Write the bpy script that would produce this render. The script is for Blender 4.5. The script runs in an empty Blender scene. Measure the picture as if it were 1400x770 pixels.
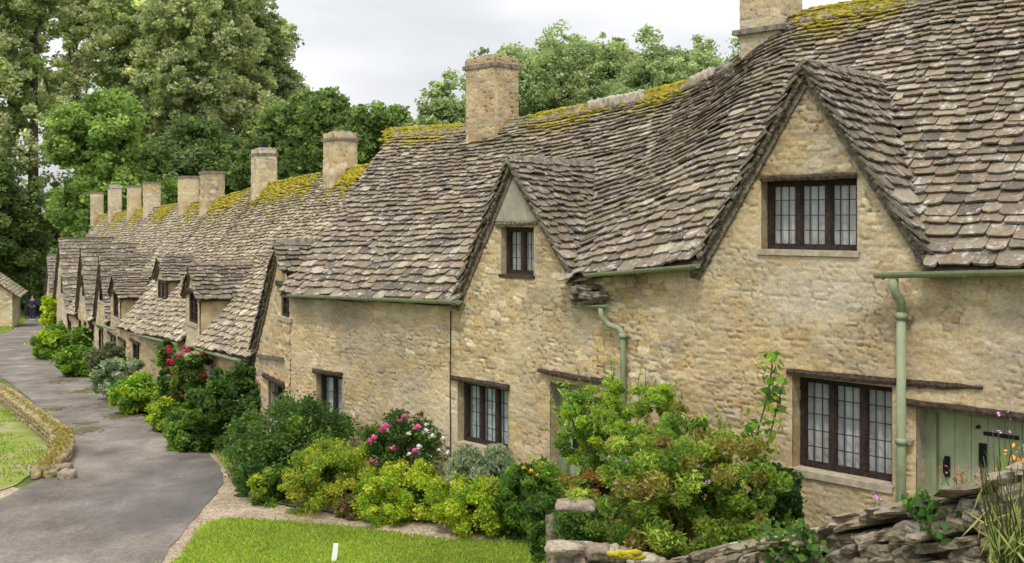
import bpy, bmesh, math, random
import numpy as np
from mathutils import Vector, Matrix
R = math.radians
C = bpy.context.scene.collection
sc = bpy.context.scene
random.seed(7)
rng = np.random.default_rng(11)

# ------------------------------------------------------------------ camera, world, sun, exposure
H = 3.5                       # eye height over the cottage gardens (z = 0 there)
F = 1400.0                    # focal length in photo pixels (photo is 1400 wide)
CX, HY = 700.0, 300.0         # principal column, horizon row
cam = bpy.data.cameras.new('camera'); camo = bpy.data.objects.new('camera', cam); C.objects.link(camo)
camo.location = (0, 0, H); camo.rotation_euler = (R(90), 0, 0)
cam.sensor_width = 36; cam.lens = 36; cam.shift_y = -(385 - HY) / 1400
cam.clip_start = 0.1; cam.clip_end = 3000
sc.camera = camo
SUN_EL, SUN_AZ = 60, 196      # azimuth measured clockwise from +Y (behind the camera)
w = bpy.data.worlds.new('World'); sc.world = w; w.use_nodes = True
nt = w.node_tree; nt.nodes.clear()
def wn(t, **k):
    n = nt.nodes.new(t)
    for a, b in k.items(): setattr(n, a, b)
    return n
sky = wn('ShaderNodeTexSky', sky_type='NISHITA'); sky.sun_disc = False
sky.sun_elevation = R(SUN_EL); sky.sun_rotation = R(SUN_AZ); sky.air_density = 1.0; sky.dust_density = 3
tc = wn('ShaderNodeTexCoord'); mp = wn('ShaderNodeMapping'); mp.inputs['Scale'].default_value = (1.1, 1.1, 3.4)
mp.inputs['Location'].default_value = (0.35, 0.1, 0.25)
no = wn('ShaderNodeTexNoise'); no.inputs['Scale'].default_value = 2.3; no.inputs['Detail'].default_value = 7; no.inputs['Roughness'].default_value = 0.5
cr = wn('ShaderNodeValToRGB'); cr.color_ramp.elements[0].position = .36; cr.color_ramp.elements[1].position = .66
cr.color_ramp.elements[0].color = (6.5, 6.6, 6.85, 1); cr.color_ramp.elements[1].color = (9.7, 9.75, 9.8, 1)
mx = wn('ShaderNodeMix', data_type='RGBA'); mx.inputs[0].default_value = .93
bg = wn('ShaderNodeBackground'); bg.inputs['Strength'].default_value = .105
wo = wn('ShaderNodeOutputWorld')
L = nt.links.new
L(tc.outputs['Generated'], mp.inputs['Vector']); L(mp.outputs[0], no.inputs['Vector']); L(no.outputs['Fac'], cr.inputs['Fac'])
sx = wn('ShaderNodeSeparateXYZ'); L(tc.outputs['Generated'], sx.inputs[0])
gr0 = wn('ShaderNodeMapRange'); gr0.inputs['From Min'].default_value = 0; gr0.inputs['From Max'].default_value = 1; gr0.inputs['To Min'].default_value = .58; gr0.inputs['To Max'].default_value = 1.75
L(sx.outputs[2], gr0.inputs['Value']); vm = wn('ShaderNodeVectorMath', operation='SCALE'); L(cr.outputs[0], vm.inputs[0]); L(gr0.outputs[0], vm.inputs['Scale'])
L(sky.outputs[0], mx.inputs[6]); L(vm.outputs[0], mx.inputs[7]); L(mx.outputs[2], bg.inputs['Color']); L(bg.outputs[0], wo.inputs[0])
sl = bpy.data.lights.new('sun', 'SUN'); sl.energy = 1.5; sl.angle = R(10); sl.color = (1, .95, .86)
so = bpy.data.objects.new('sun', sl); C.objects.link(so)
az = R(SUN_AZ); sd = Vector((math.sin(az) * math.cos(R(SUN_EL)), math.cos(az) * math.cos(R(SUN_EL)), math.sin(R(SUN_EL))))
so.rotation_euler = sd.to_track_quat('Z', 'Y').to_euler()
sc.view_settings.view_transform = 'Standard'; sc.view_settings.look = 'None'
sc.view_settings.exposure = 0.60; sc.view_settings.gamma = 1; sc.view_settings.use_curve_mapping = False

# ------------------------------------------------------------------ helpers
def hsh(ix, iy, seed=0):
    h = (ix.astype(np.int64) * 374761393 + iy.astype(np.int64) * 668265263 + seed * 974634777) & 0x7fffffff
    h = (h ^ (h >> 13)) * 1274126177 & 0x7fffffff
    h = h ^ (h >> 16)
    return (h & 0xffff) / 65535.0
def vnoise(x, y, seed=0):
    x = np.asarray(x, float); y = np.asarray(y, float)
    ix = np.floor(x); iy = np.floor(y); fx = x - ix; fy = y - iy
    fx = fx * fx * (3 - 2 * fx); fy = fy * fy * (3 - 2 * fy)
    a = hsh(ix, iy, seed); b = hsh(ix + 1, iy, seed); c = hsh(ix, iy + 1, seed); d = hsh(ix + 1, iy + 1, seed)
    return (a + (b - a) * fx) * (1 - fy) + (c + (d - c) * fx) * fy
def fbm(x, y, seed=0, o=4):
    r = 0; a = .5; t = 0
    for i in range(o):
        r = r + a * vnoise(np.asarray(x) * 2 ** i, np.asarray(y) * 2 ** i, seed + i * 17); t += a; a *= .5
    return r / t
def ss(a, b, x):
    t = np.clip((x - a) / (b - a), 0, 1); return t * t * (3 - 2 * t)

GY = [-400, 13, 16, 21, 28, 34, 48, 60, 72, 90, 140, 900]
GZ = [-3.5, -3.5, -3.68, -3.98, -4.4, -4.8, -5.6, -6.35, -7.1, -7.6, -7.8, -8]
def g(y): return np.interp(y, GY, GZ) + H          # the land falls away down the lane
def G(u, v):                                        # the spot of ground seen at a place in the photograph
    k = (v - HY) / F; d = 12.0
    for _ in range(60): d = .5 * d + .5 * (-(g(d) - H) / k)
    return ((u - CX) / F * d, d, float(g(d)))
def P(u, v, d): return ((u - CX) / F * d, d, (HY - v) / F * d + H)

def mesh_obj(name, V, Fc, mat, parent=None, smooth=False, col=None, loc=None):
    V = np.asarray(V, float).reshape(-1, 3)
    if parent is not None: o0 = wloc(parent)
    else: o0 = np.array(loc) if loc is not None else np.zeros(3)
    me = bpy.data.meshes.new(name)
    V = V - o0
    if isinstance(Fc, np.ndarray):
        n = len(Fc); k = Fc.shape[1]
        me.vertices.add(len(V)); me.vertices.foreach_set('co', V.ravel())
        me.loops.add(n * k); me.loops.foreach_set('vertex_index', Fc.ravel().astype(np.int32))
        me.polygons.add(n); me.polygons.foreach_set('loop_start', np.arange(0, n * k, k, dtype=np.int32))
        me.polygons.foreach_set('loop_total', np.full(n, k, dtype=np.int32))
        me.update(calc_edges=True)
    else:
        me.from_pydata(V.tolist(), [], Fc); me.update()
    if col is not None:
        at = me.color_attributes.new('Col', 'FLOAT_COLOR', 'POINT')
        c4 = np.ones((len(V), 4)); c4[:, :3] = col
        at.data.foreach_set('color', c4.ravel())
    if smooth: me.polygons.foreach_set('use_smooth', np.ones(len(me.polygons), bool))
    me.materials.append(mat)
    o = bpy.data.objects.new(name, me); C.objects.link(o)
    if parent is not None: o.parent = parent
    else: o.location = o0
    return o
def wloc(o):
    l = np.zeros(3)
    while o is not None: l = l + np.array(o.location); o = o.parent
    return l
def tag(o, label=None, cat=None, group=None, kind=None):
    if label: o['label'] = label
    if cat: o['category'] = cat
    if group: o['group'] = group
    if kind: o['kind'] = kind
    return o
def thing(name, loc, label, cat, group=None):
    o = bpy.data.objects.new(name, None); C.objects.link(o); o.location = loc; o.empty_display_size = .3
    return tag(o, label, cat, group)

class MB:
    def __init__(s): s.v = []; s.f = []; s.n = 0
    def add(s, V, Fc):
        V = np.asarray(V, float).reshape(-1, 3); s.v.append(V)
        s.f += [tuple(i + s.n for i in f) for f in Fc]; s.n += len(V)
    def box(s, c8):                                  # eight corners: bottom ring, top ring
        s.add(c8, [(0, 3, 2, 1), (4, 5, 6, 7), (0, 1, 5, 4), (1, 2, 6, 5), (2, 3, 7, 6), (3, 0, 4, 7)])
    def fbox(s, fr, s0, s1, n0, n1, z0, z1, z0b=None, z1b=None):
        z0b = z0 if z0b is None else z0b; z1b = z1 if z1b is None else z1b
        s.box([fr.W(s0, n0, z0), fr.W(s1, n0, z0b), fr.W(s1, n1, z0b), fr.W(s0, n1, z0),
               fr.W(s0, n0, z1), fr.W(s1, n0, z1b), fr.W(s1, n1, z1b), fr.W(s0, n1, z1)])
    def tube(s, pts, rad, k=8, cap=True):
        pts = [np.array(p, float) for p in pts]; n = len(pts)
        if np.isscalar(rad): rad = [rad] * n
        V = []; up = np.array([0, 0, 1.0]); prev = None
        for i, p in enumerate(pts):
            t = pts[min(i + 1, n - 1)] - pts[max(i - 1, 0)]; t = t / (np.linalg.norm(t) + 1e-9)
            if prev is None:
                a = np.cross(t, up if abs(t[2]) < .9 else np.array([1, 0, 0.]))
            else: a = prev - t * np.dot(prev, t)
            a /= np.linalg.norm(a) + 1e-9; prev = a; b = np.cross(t, a)
            for j in range(k):
                th = 2 * math.pi * j / k; V.append(p + rad[i] * (math.cos(th) * a + math.sin(th) * b))
        Fc = [(i * k + j, i * k + (j + 1) % k, (i + 1) * k + (j + 1) % k, (i + 1) * k + j) for i in range(n - 1) for j in range(k)]
        if cap: Fc += [tuple(range(k))[::-1], tuple((n - 1) * k + j for j in range(k))]
        s.add(V, Fc)
    def stone(s, c, e, ax=None, jit=.12, sub=1):     # a knocked-about block; ax: 3 unit axes
        V, Fc = ROCK; V = V.copy(); o = rng.random(3) * 90; a = min(.10, jit * .6)
        k = np.stack([fbm(V[:, 0] * 2.6 + o[0] + V[:, 2], V[:, 1] * 2.6 + o[1], 1, 3), fbm(V[:, 1] * 2.6 + o[1] + V[:, 2] * 2, V[:, 0] * 2.6 + o[2], 2, 3), fbm(V[:, 0] * 3.1 + o[2], V[:, 1] * 3.1 + o[0], 3, 3)], -1) - .5
        V = V * (1 + (rng.random((1, 3)) - .5) * .2) + k * np.array([a * 3.2, a * 3.2, a * 4.5]); V[:, 0] += V[:, 2] * rng.normal() * .10; V[:, 2] += V[:, 0] * rng.normal() * .04
        V = V * np.array(e)
        if ax is not None: V = V @ np.array(ax)
        s.add(V + np.array(c), Fc)
    def build(s, name, mat, parent=None, smooth=False, loc=None):
        return mesh_obj(name, np.concatenate(s.v), s.f, mat, parent, smooth, None, loc)
def _rock():
    bm = bmesh.new(); bmesh.ops.create_cube(bm, size=1.0)
    bmesh.ops.subdivide_edges(bm, edges=bm.edges[:], cuts=4, use_grid_fill=True)
    V = np.array([v.co[:] for v in bm.verts]); Fc = [tuple(v.index for v in f.verts) for f in bm.faces]; bm.free()
    m = np.abs(V).max(1, keepdims=True); r = np.linalg.norm(V, axis=1, keepdims=True)
    V = V / r * (.62 * r + .0) * 0 + V * (1 - .30 * np.clip((r - .5) / .37, 0, 1) ** 2.2 * .55)
    return V, Fc
ROCK = _rock()

class Frame:
    def __init__(s, o, ang):                         # ang: angle of the wall off the view axis, to the left
        s.o = np.array(o, float); s.w = np.array([-math.sin(R(ang)), math.cos(R(ang))]); s.nn = np.array([math.cos(R(ang)), math.sin(R(ang))])
    def W(s, a, n, z): return (s.o[0] + a * s.w[0] + n * s.nn[0], s.o[1] + a * s.w[1] + n * s.nn[1], z + H)
    def Wv(s, a, n, z):
        a, n, z = np.broadcast_arrays(np.asarray(a, float), n, z)
        return np.stack([s.o[0] + a * s.w[0] + n * s.nn[0], s.o[1] + a * s.w[1] + n * s.nn[1], z + H], -1)
    def pix(s, u, v, n=0):
        k = (u - CX) / F
        a = (k * (s.o[1] + n * s.nn[1]) - s.o[0] - n * s.nn[0]) / (s.w[0] - k * s.w[1])
        d = s.o[1] + a * s.w[1] + n * s.nn[1]
        return a, (HY - v) / F * d
FA = Frame((2.89, 9.0), 46.0)
FB = Frame((-3.3, 15.05), 29.55)

# ------------------------------------------------------------------ materials
def mat(name, base=(.5, .5, .5), rough=.9, build=None):
    m = bpy.data.materials.new(name); m.use_nodes = True; n = m.node_tree
    b = n.nodes['Principled BSDF']; b.inputs['Base Color'].default_value = (*base, 1); b.inputs['Roughness'].default_value = rough
    b.inputs['Specular IOR Level'].default_value = .25
    if build: build(n, b)
    return m
def nd(n, t, **k):
    x = n.nodes.new(t)
    for a, b in k.items():
        if a in x.inputs: x.inputs[a].default_value = b
        else: setattr(x, a, b)
    return x
def noise(n, scale, detail=4, rough=.6, obj=True, scl=None):
    t = nd(n, 'ShaderNodeNewGeometry'); x = nd(n, 'ShaderNodeTexNoise', Scale=scale, Detail=detail, Roughness=rough)
    if scl:
        m = nd(n, 'ShaderNodeMapping', Scale=scl); n.links.new(t.outputs['Position'], m.inputs[0]); n.links.new(m.outputs[0], x.inputs['Vector'])
    else: n.links.new(t.outputs['Position'], x.inputs['Vector'])
    return x
def ramp(n, src, stops, interp='LINEAR'):
    r = nd(n, 'ShaderNodeValToRGB'); e = r.color_ramp.elements; r.color_ramp.interpolation = interp
    while len(e) < len(stops): e.new(.5)
    for i, (p, c) in enumerate(stops): e[i].position = p; e[i].color = (*c, 1) if len(c) == 3 else c
    n.links.new(src, r.inputs[0]); return r
def mixc(n, fac, a, b, mode='MIX'):
    m = nd(n, 'ShaderNodeMix', data_type='RGBA', blend_type=mode)
    if isinstance(fac, (int, float)): m.inputs[0].default_value = fac
    else: n.links.new(fac, m.inputs[0])
    for i, x in ((6, a), (7, b)):
        if isinstance(x, tuple): m.inputs[i].default_value = (*x, 1)
        else: n.links.new(x, m.inputs[i])
    return m.outputs[2]
def bump(n, b, src, strength=.4, dist=.02):
    u = nd(n, 'ShaderNodeBump', Strength=strength, Distance=dist); n.links.new(src, u.inputs['Height']); n.links.new(u.outputs[0], b.inputs['Normal'])

def m_wall(n, b):
    a = nd(n, 'ShaderNodeVertexColor', layer_name='Col')
    x = noise(n, 38, 6, .7); r = ramp(n, x.outputs['Fac'], [(.3, (.72, .70, .66)), (.68, (1.22, 1.2, 1.16))])
    c = mixc(n, 1.0, a.outputs[0], r.outputs[0], 'MULTIPLY')
    y = noise(n, 9, 4, .65); r2 = ramp(n, y.outputs['Fac'], [(.60, (0, 0, 0)), (.72, (.55, .55, .55))])
    c = mixc(n, r2.outputs[0], c, (.46, .44, .38))
    n.links.new(c, b.inputs['Base Color']); bump(n, b, x.outputs['Fac'], .55, .012)
M = {}
M['wall'] = mat('limestone_rubble', rough=.95, build=m_wall)
def m_slate(tone=1.0, warm=0.0):
    def f(n, b):
        gi = nd(n, 'ShaderNodeNewGeometry')
        t = tone; w_ = warm
        def k(c): return (c[0] * t * (1.02 + .05 * w_), c[1] * t * (.99 + .045 * w_), c[2] * t * (.97 - .12 * w_))
        r = ramp(n, gi.outputs['Random Per Island'], [(0, k((.085, .074, .066))), (.2, k((.14, .118, .096))), (.38, k((.185, .152, .118))),
             (.55, k((.135, .115, .10))), (.7, k((.215, .175, .13))), (.82, k((.16, .142, .122))), (.93, k((.235, .205, .165))), (1, k((.31, .28, .235)))])
        x = noise(n, 22, 6, .7); r1 = ramp(n, x.outputs['Fac'], [(.3, (.62, .62, .62)), (.7, (1.3, 1.28, 1.24))])
        c = mixc(n, 1.0, r.outputs[0], r1.outputs[0], 'MULTIPLY')
        y = noise(n, 8.5, 8, .78); r2 = ramp(n, y.outputs['Fac'], [(.545, (0, 0, 0)), (.60, (.85, .85, .85))])
        c = mixc(n, r2.outputs[0], c, (.40 * t, .385 * t, .35 * t))
        z = noise(n, 2.1, 6, .7); r3 = ramp(n, z.outputs['Fac'], [(.58, (0, 0, 0)), (.72, (.6, .6, .6))])
        c = mixc(n, r3.outputs[0], c, (.21 * t, .165 * t, .075 * t))
        vc = nd(n, 'ShaderNodeVertexColor', layer_name='Col'); mu = nd(n, 'ShaderNodeMath', operation='MULTIPLY')
        q = noise(n, 9, 6, .7); r4 = ramp(n, q.outputs['Fac'], [(.38, (0, 0, 0)), (.55, (1, 1, 1))])
        n.links.new(vc.outputs[0], mu.inputs[0]); n.links.new(r4.outputs[0], mu.inputs[1])
        r5 = ramp(n, x.outputs['Fac'], [(.3, (.17, .14, .02)), (.7, (.42, .34, .04))]); c = mixc(n, mu.outputs[0], c, r5.outputs[0])
        n.links.new(c, b.inputs['Base Color']); bump(n, b, x.outputs['Fac'], .7, .02)
    return f
M['slate'] = mat('stone_slate', rough=.92, build=m_slate(1.16, .50))
M['slate_b'] = mat('stone_slate_weathered', rough=.95, build=m_slate(1.62, .90))
M['slate_d'] = mat('stone_slate_grey', rough=.92, build=m_slate(1.0, .35))
def m_two(c0, c1, scale, lo=.35, hi=.65, bs=.4, bd=.02, det=5):
    def f(n, b):
        x = noise(n, scale, det, .65); r = ramp(n, x.outputs['Fac'], [(lo, c0), (hi, c1)])
        n.links.new(r.outputs[0], b.inputs['Base Color']); bump(n, b, x.outputs['Fac'], bs, bd)
    return f
M['under'] = mat('roof_light_block_dark', rough=1, build=m_two((.05, .04, .03), (.09, .075, .055), 8))  # dark colour of the added sheet that blocks light under the slates
M['moss'] = mat('yellow_moss', rough=1, build=m_two((.13, .13, .015), (.44, .36, .03), 7, .3, .62, .8, .03))
M['verge'] = mat('weathered_verge', rough=.95, build=m_two((.055, .045, .032), (.25, .21, .155), 22, bs=.9))
M['cheek'] = mat('lime_rendered_stone', rough=.95, build=m_two((.36, .27, .14), (.55, .46, .30), 5, bs=.6))
M['wood'] = mat('dark_oak', rough=.85, build=m_two((.018, .012, .010), (.055, .036, .028), 25))
M['lintel'] = mat('old_oak_lintel', rough=.9, build=m_two((.025, .018, .014), (.10, .07, .05), 30, bs=.8))
M['lead'] = mat('lead_came', (.03, .03, .032), .6)
def m_paint(c0, c1, grime):
    def f(n, b):
        x = noise(n, 6, 5, .6); r = ramp(n, x.outputs['Fac'], [(.35, c0), (.65, c1)]); y = noise(n, 5, 8, .75, scl=(3, 3, .7)); r2 = ramp(n, y.outputs['Fac'], [(.50, (0, 0, 0)), (.66, (grime, grime, grime))])
        c = mixc(n, r2.outputs[0], r.outputs[0], (.13, .12, .085)); z = noise(n, 40, 5, .8); r3 = ramp(n, z.outputs['Fac'], [(.64, (0, 0, 0)), (.68, (.6, .6, .6))]); c = mixc(n, r3.outputs[0], c, (.30, .27, .2))
        n.links.new(c, b.inputs['Base Color']); bump(n, b, x.outputs['Fac'], .15, .01)
    return f
M['sage'] = mat('sage_green_paint', rough=.6, build=m_paint((.22, .255, .15), (.28, .32, .20), .6))
M['door'] = mat('sage_green_door', rough=.55, build=m_paint((.32, .37, .22), (.37, .42, .27), .25))
M['iron'] = mat('black_iron', (.012, .012, .013), .5)
M['ashlar'] = mat('dressed_limestone', rough=.95, build=m_two((.30, .25, .175), (.46, .40, .30), 14, bs=.4))
M['curtain'] = mat('net_curtain', rough=.95, build=m_two((.46, .46, .45), (.66, .66, .65), 4))
M['curtain_b'] = mat('striped_blue_curtain', rough=.95, build=m_two((.34, .44, .48), (.70, .76, .76), 12))
M['dark'] = mat('dark_room', (.012, .012, .012), 1)
def m_glass(n, b):
    o = n.nodes['Material Output']; t = nd(n, 'ShaderNodeBsdfTransparent', Color=(.95, .96, .96, 1)); gl = nd(n, 'ShaderNodeBsdfGlossy', Roughness=.04)
    x = noise(n, 6, 2); bu = nd(n, 'ShaderNodeBump', Strength=.10, Distance=.02); n.links.new(x.outputs['Fac'], bu.inputs['Height']); n.links.new(bu.outputs[0], gl.inputs['Normal'])
    lw_ = nd(n, 'ShaderNodeLayerWeight', Blend=.5); pw = nd(n, 'ShaderNodeMath', operation='POWER'); pw.inputs[1].default_value = 4.0; n.links.new(lw_.outputs['Facing'], pw.inputs[0]); ad = nd(n, 'ShaderNodeMath', operation='MULTIPLY_ADD'); ad.inputs[1].default_value = .8; ad.inputs[2].default_value = .07
    n.links.new(pw.outputs[0], ad.inputs[0])
    m = nd(n, 'ShaderNodeMixShader'); n.links.new(ad.outputs[0], m.inputs[0])
    n.links.new(t.outputs[0], m.inputs[1]); n.links.new(gl.outputs[0], m.inputs[2]); n.links.new(m.outputs[0], o.inputs[0])
M['glass'] = mat('old_glass', build=m_glass)
def m_leaf(trans=.5, gloss=.12):
    def f(n, b):
        a = nd(n, 'ShaderNodeVertexColor', layer_name='Col'); gi = nd(n, 'ShaderNodeNewGeometry')
        r = ramp(n, gi.outputs['Random Per Island'], [(0, (.60, .62, .6)), (.5, (1, 1, 1)), (1, (1.45, 1.38, 1.3))])
        c = mixc(n, 1.0, a.outputs[0], r.outputs[0], 'MULTIPLY')
        n.links.new(c, b.inputs['Base Color']); b.inputs['Roughness'].default_value = .55; b.inputs['Specular IOR Level'].default_value = gloss * 2
        tr = nd(n, 'ShaderNodeBsdfTranslucent'); c2 = mixc(n, 1.0, c, (1.3, 1.25, .85), 'MULTIPLY'); n.links.new(c2, tr.inputs[0])
        m = nd(n, 'ShaderNodeMixShader'); m.inputs[0].default_value = trans
        n.links.new(b.outputs[0], m.inputs[1]); n.links.new(tr.outputs[0], m.inputs[2]); n.links.new(m.outputs[0], n.nodes['Material Output'].inputs[0])
    return f
M['leaf'] = mat('leaves', build=m_leaf())
M['bark'] = mat('bark', rough=.95, build=m_two((.06, .05, .038), (.17, .145, .11), 10, bs=.8))
M['stem'] = mat('green_stem', rough=.8, build=m_two((.05, .06, .02), (.10, .09, .04), 20))
def m_road(n, b):
    x = noise(n, 1.15, 8, .70, scl=(.8, .55, 1)); r = ramp(n, x.outputs['Fac'], [(.36, (.10, .085, .073)), (.46, (.150, .128, .110)), (.55, (.19, .165, .142)), (.63, (.25, .218, .188)), (.71, (.36, .32, .275))])
    y = noise(n, 34, 8, .85); r1 = ramp(n, y.outputs['Fac'], [(.34, (.55, .55, .55)), (.5, (1, 1, 1)), (.66, (1.5, 1.46, 1.4))])
    c = mixc(n, 1.0, r.outputs[0], r1.outputs[0], 'MULTIPLY')
    z = noise(n, 1.3, 5, .7); r2 = ramp(n, z.outputs['Fac'], [(.63, (0, 0, 0)), (.75, (.6, .6, .6))]); c = mixc(n, r2.outputs[0], c, (.12, .105, .095))
    gp = nd(n, 'ShaderNodeNewGeometry'); sp = nd(n, 'ShaderNodeSeparateXYZ'); n.links.new(gp.outputs['Position'], sp.inputs[0])
    def mth(op, a, b_=None):
        m_ = nd(n, 'ShaderNodeMath', operation=op)
        for i_, v_ in ((0, a), (1, b_)):
            if v_ is None: continue
            if isinstance(v_, (int, float)): m_.inputs[i_].default_value = v_
            else: n.links.new(v_, m_.inputs[i_])
        return m_.outputs[0]
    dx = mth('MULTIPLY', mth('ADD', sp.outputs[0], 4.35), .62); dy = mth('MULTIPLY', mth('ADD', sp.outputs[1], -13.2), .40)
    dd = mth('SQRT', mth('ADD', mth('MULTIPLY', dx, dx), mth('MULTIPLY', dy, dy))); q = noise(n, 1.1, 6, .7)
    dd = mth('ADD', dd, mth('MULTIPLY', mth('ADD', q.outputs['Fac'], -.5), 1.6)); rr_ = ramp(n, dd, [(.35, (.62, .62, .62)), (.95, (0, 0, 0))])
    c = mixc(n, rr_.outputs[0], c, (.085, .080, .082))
    n.links.new(c, b.inputs['Base Color']); bump(n, b, y.outputs['Fac'], .7, .012)
M['road'] = mat('worn_asphalt', rough=1.0, build=m_road)
def m_roadpatch(n, b):
    x = noise(n, 1.6, 6, .65, scl=(.5, 1.4, 1)); r = ramp(n, x.outputs['Fac'], [(.35, (.085, .080, .080)), (.58, (.13, .12, .118)), (.70, (.22, .205, .19))])
    y = noise(n, 110, 3, .8); r1 = ramp(n, y.outputs['Fac'], [(.3, (.7, .7, .7)), (.7, (1.3, 1.3, 1.3))]); c = mixc(n, 1.0, r.outputs[0], r1.outputs[0], 'MULTIPLY')
    n.links.new(c, b.inputs['Base Color']); bump(n, b, y.outputs['Fac'], .5, .006)
M['roadpatch'] = mat('dark_asphalt_patch', rough=.8, build=m_roadpatch)
def m_gravel(n, b):
    x = noise(n, 1.2, 5); r = ramp(n, x.outputs['Fac'], [(.35, (.23, .175, .12)), (.65, (.40, .33, .25))])
    t = nd(n, 'ShaderNodeNewGeometry'); v = nd(n, 'ShaderNodeTexVoronoi', Scale=42); n.links.new(t.outputs['Position'], v.inputs['Vector'])
    hs = nd(n, 'ShaderNodeSeparateColor'); n.links.new(v.outputs['Color'], hs.inputs[0]); r1 = ramp(n, hs.outputs[0], [(0, (.6, .6, .6)), (1, (1.45, 1.4, 1.35))])
    c = mixc(n, 1.0, r.outputs[0], r1.outputs[0], 'MULTIPLY'); n.links.new(c, b.inputs['Base Color']); bump(n, b, v.outputs['Distance'], .6, .015)
M['gravel'] = mat('gravel', rough=.95, build=m_gravel)
def m_grass(c0, c1, c2):
    def f(n, b):
        x = noise(n, 1.1, 5, .6); r = ramp(n, x.outputs['Fac'], [(.35, c0), (.5, c1), (.66, c2)])
        y = noise(n, 45, 4, .8); r1 = ramp(n, y.outputs['Fac'], [(.3, (.6, .6, .6)), (.7, (1.35, 1.35, 1.3))]); c = mixc(n, 1.0, r.outputs[0], r1.outputs[0], 'MULTIPLY')
        n.links.new(c, b.inputs['Base Color']); bump(n, b, y.outputs['Fac'], .8, .02)
    return f
M['lawn'] = mat('mown_grass', rough=.95, build=m_grass((.18, .28, .02), (.24, .35, .028), (.29, .37, .04)))
M['rough'] = mat('patchy_grass', rough=.95, build=m_grass((.15, .22, .03), (.22, .25, .06), (.33, .28, .20)))
M['ground'] = mat('ground', rough=.95, build=m_grass((.06, .09, .018), (.10, .13, .03), (.19, .16, .10)))
M['soil'] = mat('soil', rough=1, build=m_two((.09, .07, .045), (.19, .15, .10), 12))
M['dry'] = mat('dry_stone', rough=.95, build=None)
def m_dry(n, b):
    gi = nd(n, 'ShaderNodeNewGeometry'); r = ramp(n, gi.outputs['Random Per Island'], [(0, (.15, .12, .085)), (.4, (.24, .195, .14)), (.75, (.33, .275, .205)), (1, (.42, .37, .29))])
    x = noise(n, 26, 7, .7); r1 = ramp(n, x.outputs['Fac'], [(.3, (.45, .44, .42)), (.7, (1.3, 1.28, 1.24))]); c = mixc(n, 1.0, r.outputs[0], r1.outputs[0], 'MULTIPLY')
    y = noise(n, 7, 6, .7); r2 = ramp(n, y.outputs['Fac'], [(.56, (0, 0, 0)), (.66, (.8, .8, .8))]); c = mixc(n, r2.outputs[0], c, (.44, .42, .37))
    n.links.new(c, b.inputs['Base Color']); bump(n, b, x.outputs['Fac'], .9, .02)
M['dry'] = mat('dry_stone_blocks', rough=.95, build=m_dry)
M['goldwall'] = mat('golden_lichened_stone', rough=.95, build=m_two((.13, .10, .06), (.38, .30, .15), 9, bs=.8))

# ------------------------------------------------------------------ the land, the lane, the lawns (sheets over one terrain)
YB = [y for y in GY if -390 < y < 890]
def sheet(name, pts, matl, lift, kind='structure'):
    pts = [p for i, p in enumerate(pts) if i == 0 or math.hypot(p[0] - pts[i - 1][0], p[1] - pts[i - 1][1]) > 1e-4]
    bm = bmesh.new(); vs = [bm.verts.new((p[0], p[1], 0)) for p in pts]; bm.faces.new(vs); bm.normal_update()
    bmesh.ops.triangulate(bm, faces=bm.faces[:])
    for y in YB:
        bmesh.ops.bisect_plane(bm, geom=bm.verts[:] + bm.edges[:] + bm.faces[:], plane_co=(0, y, 0), plane_no=(0, 1, 0), dist=1e-5)
    for v in bm.verts: v.co.z = g(v.co.y) + lift
    bm.normal_update(); bmesh.ops.reverse_faces(bm, faces=[f for f in bm.faces if f.normal.z < 0])
    me = bpy.data.meshes.new(name); bm.to_mesh(me); bm.free(); me.materials.append(matl)
    o = bpy.data.objects.new(name, me); C.objects.link(o)
    o['kind'] = kind; return o
sheet('ground', [(-900, -200), (900, -200), (900, 890), (-900, 890)], M['ground'], 0)
def px(l): return [G(u, v)[:2] for u, v in l]
def smoothline(pts, k=6, amp=.0):
    pts = [np.array(p[:2], float) for p in pts]; out = []
    for i in range(len(pts) - 1):
        p0 = pts[max(i - 1, 0)]; p1 = pts[i]; p2 = pts[i + 1]; p3 = pts[min(i + 2, len(pts) - 1)]
        for j in range(k):
            t = j / k
            q = .5 * ((2 * p1) + (-p0 + p2) * t + (2 * p0 - 5 * p1 + 4 * p2 - p3) * t * t + (-p0 + 3 * p1 - 3 * p2 + p3) * t ** 3)
            out.append(q + (rng.random(2) - .5) * amp)
    out.append(pts[-1]); return [tuple(q) for q in out]
RIGHT = [(150, 960), (222, 770), (245, 735), (275, 700), (300, 670), (305, 648), (290, 625), (262, 603), (225, 585), (190, 566), (150, 535), (115, 510), (86, 489), (66, 468), (58, 450), (56, 440), (58, 434)]
LEFT1 = [(34, 434), (32, 441), (20, 449), (0, 457), (-60, 466)]
LEFT2 = [(-60, 492), (0, 516), (40, 545), (80, 578), (97, 606), (88, 632), (60, 652), (0, 684), (-100, 720), (-260, 800)]
sheet('gravel_verge', (px([(330, 900), (330, 770), (560, 790), (770, 790), (765, 728), (600, 712), (400, 690), (345, 640), (300, 590), (262, 590), (250, 610), (100, 700), (0, 660), (-150, 690), (-260, 1000)])), M['gravel'], .004)
sheet('lane', smoothline(px(RIGHT), 5, .03) + smoothline(px(LEFT1), 4, .02) + smoothline(px(LEFT2), 5, .04) + [(-14, 6), (-4, 6)], M['road'], .012)
sheet('lawn', smoothline(px([(245, 765), (266, 735), (282, 718), (310, 711), (395, 715), (492, 724), (610, 740), (742, 744)]), 5, .02) + [(0.55, 10.3), (0.5, 6), (-2.5, 6), (-3.6, 8.5)], M['lawn'], .02)
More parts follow.
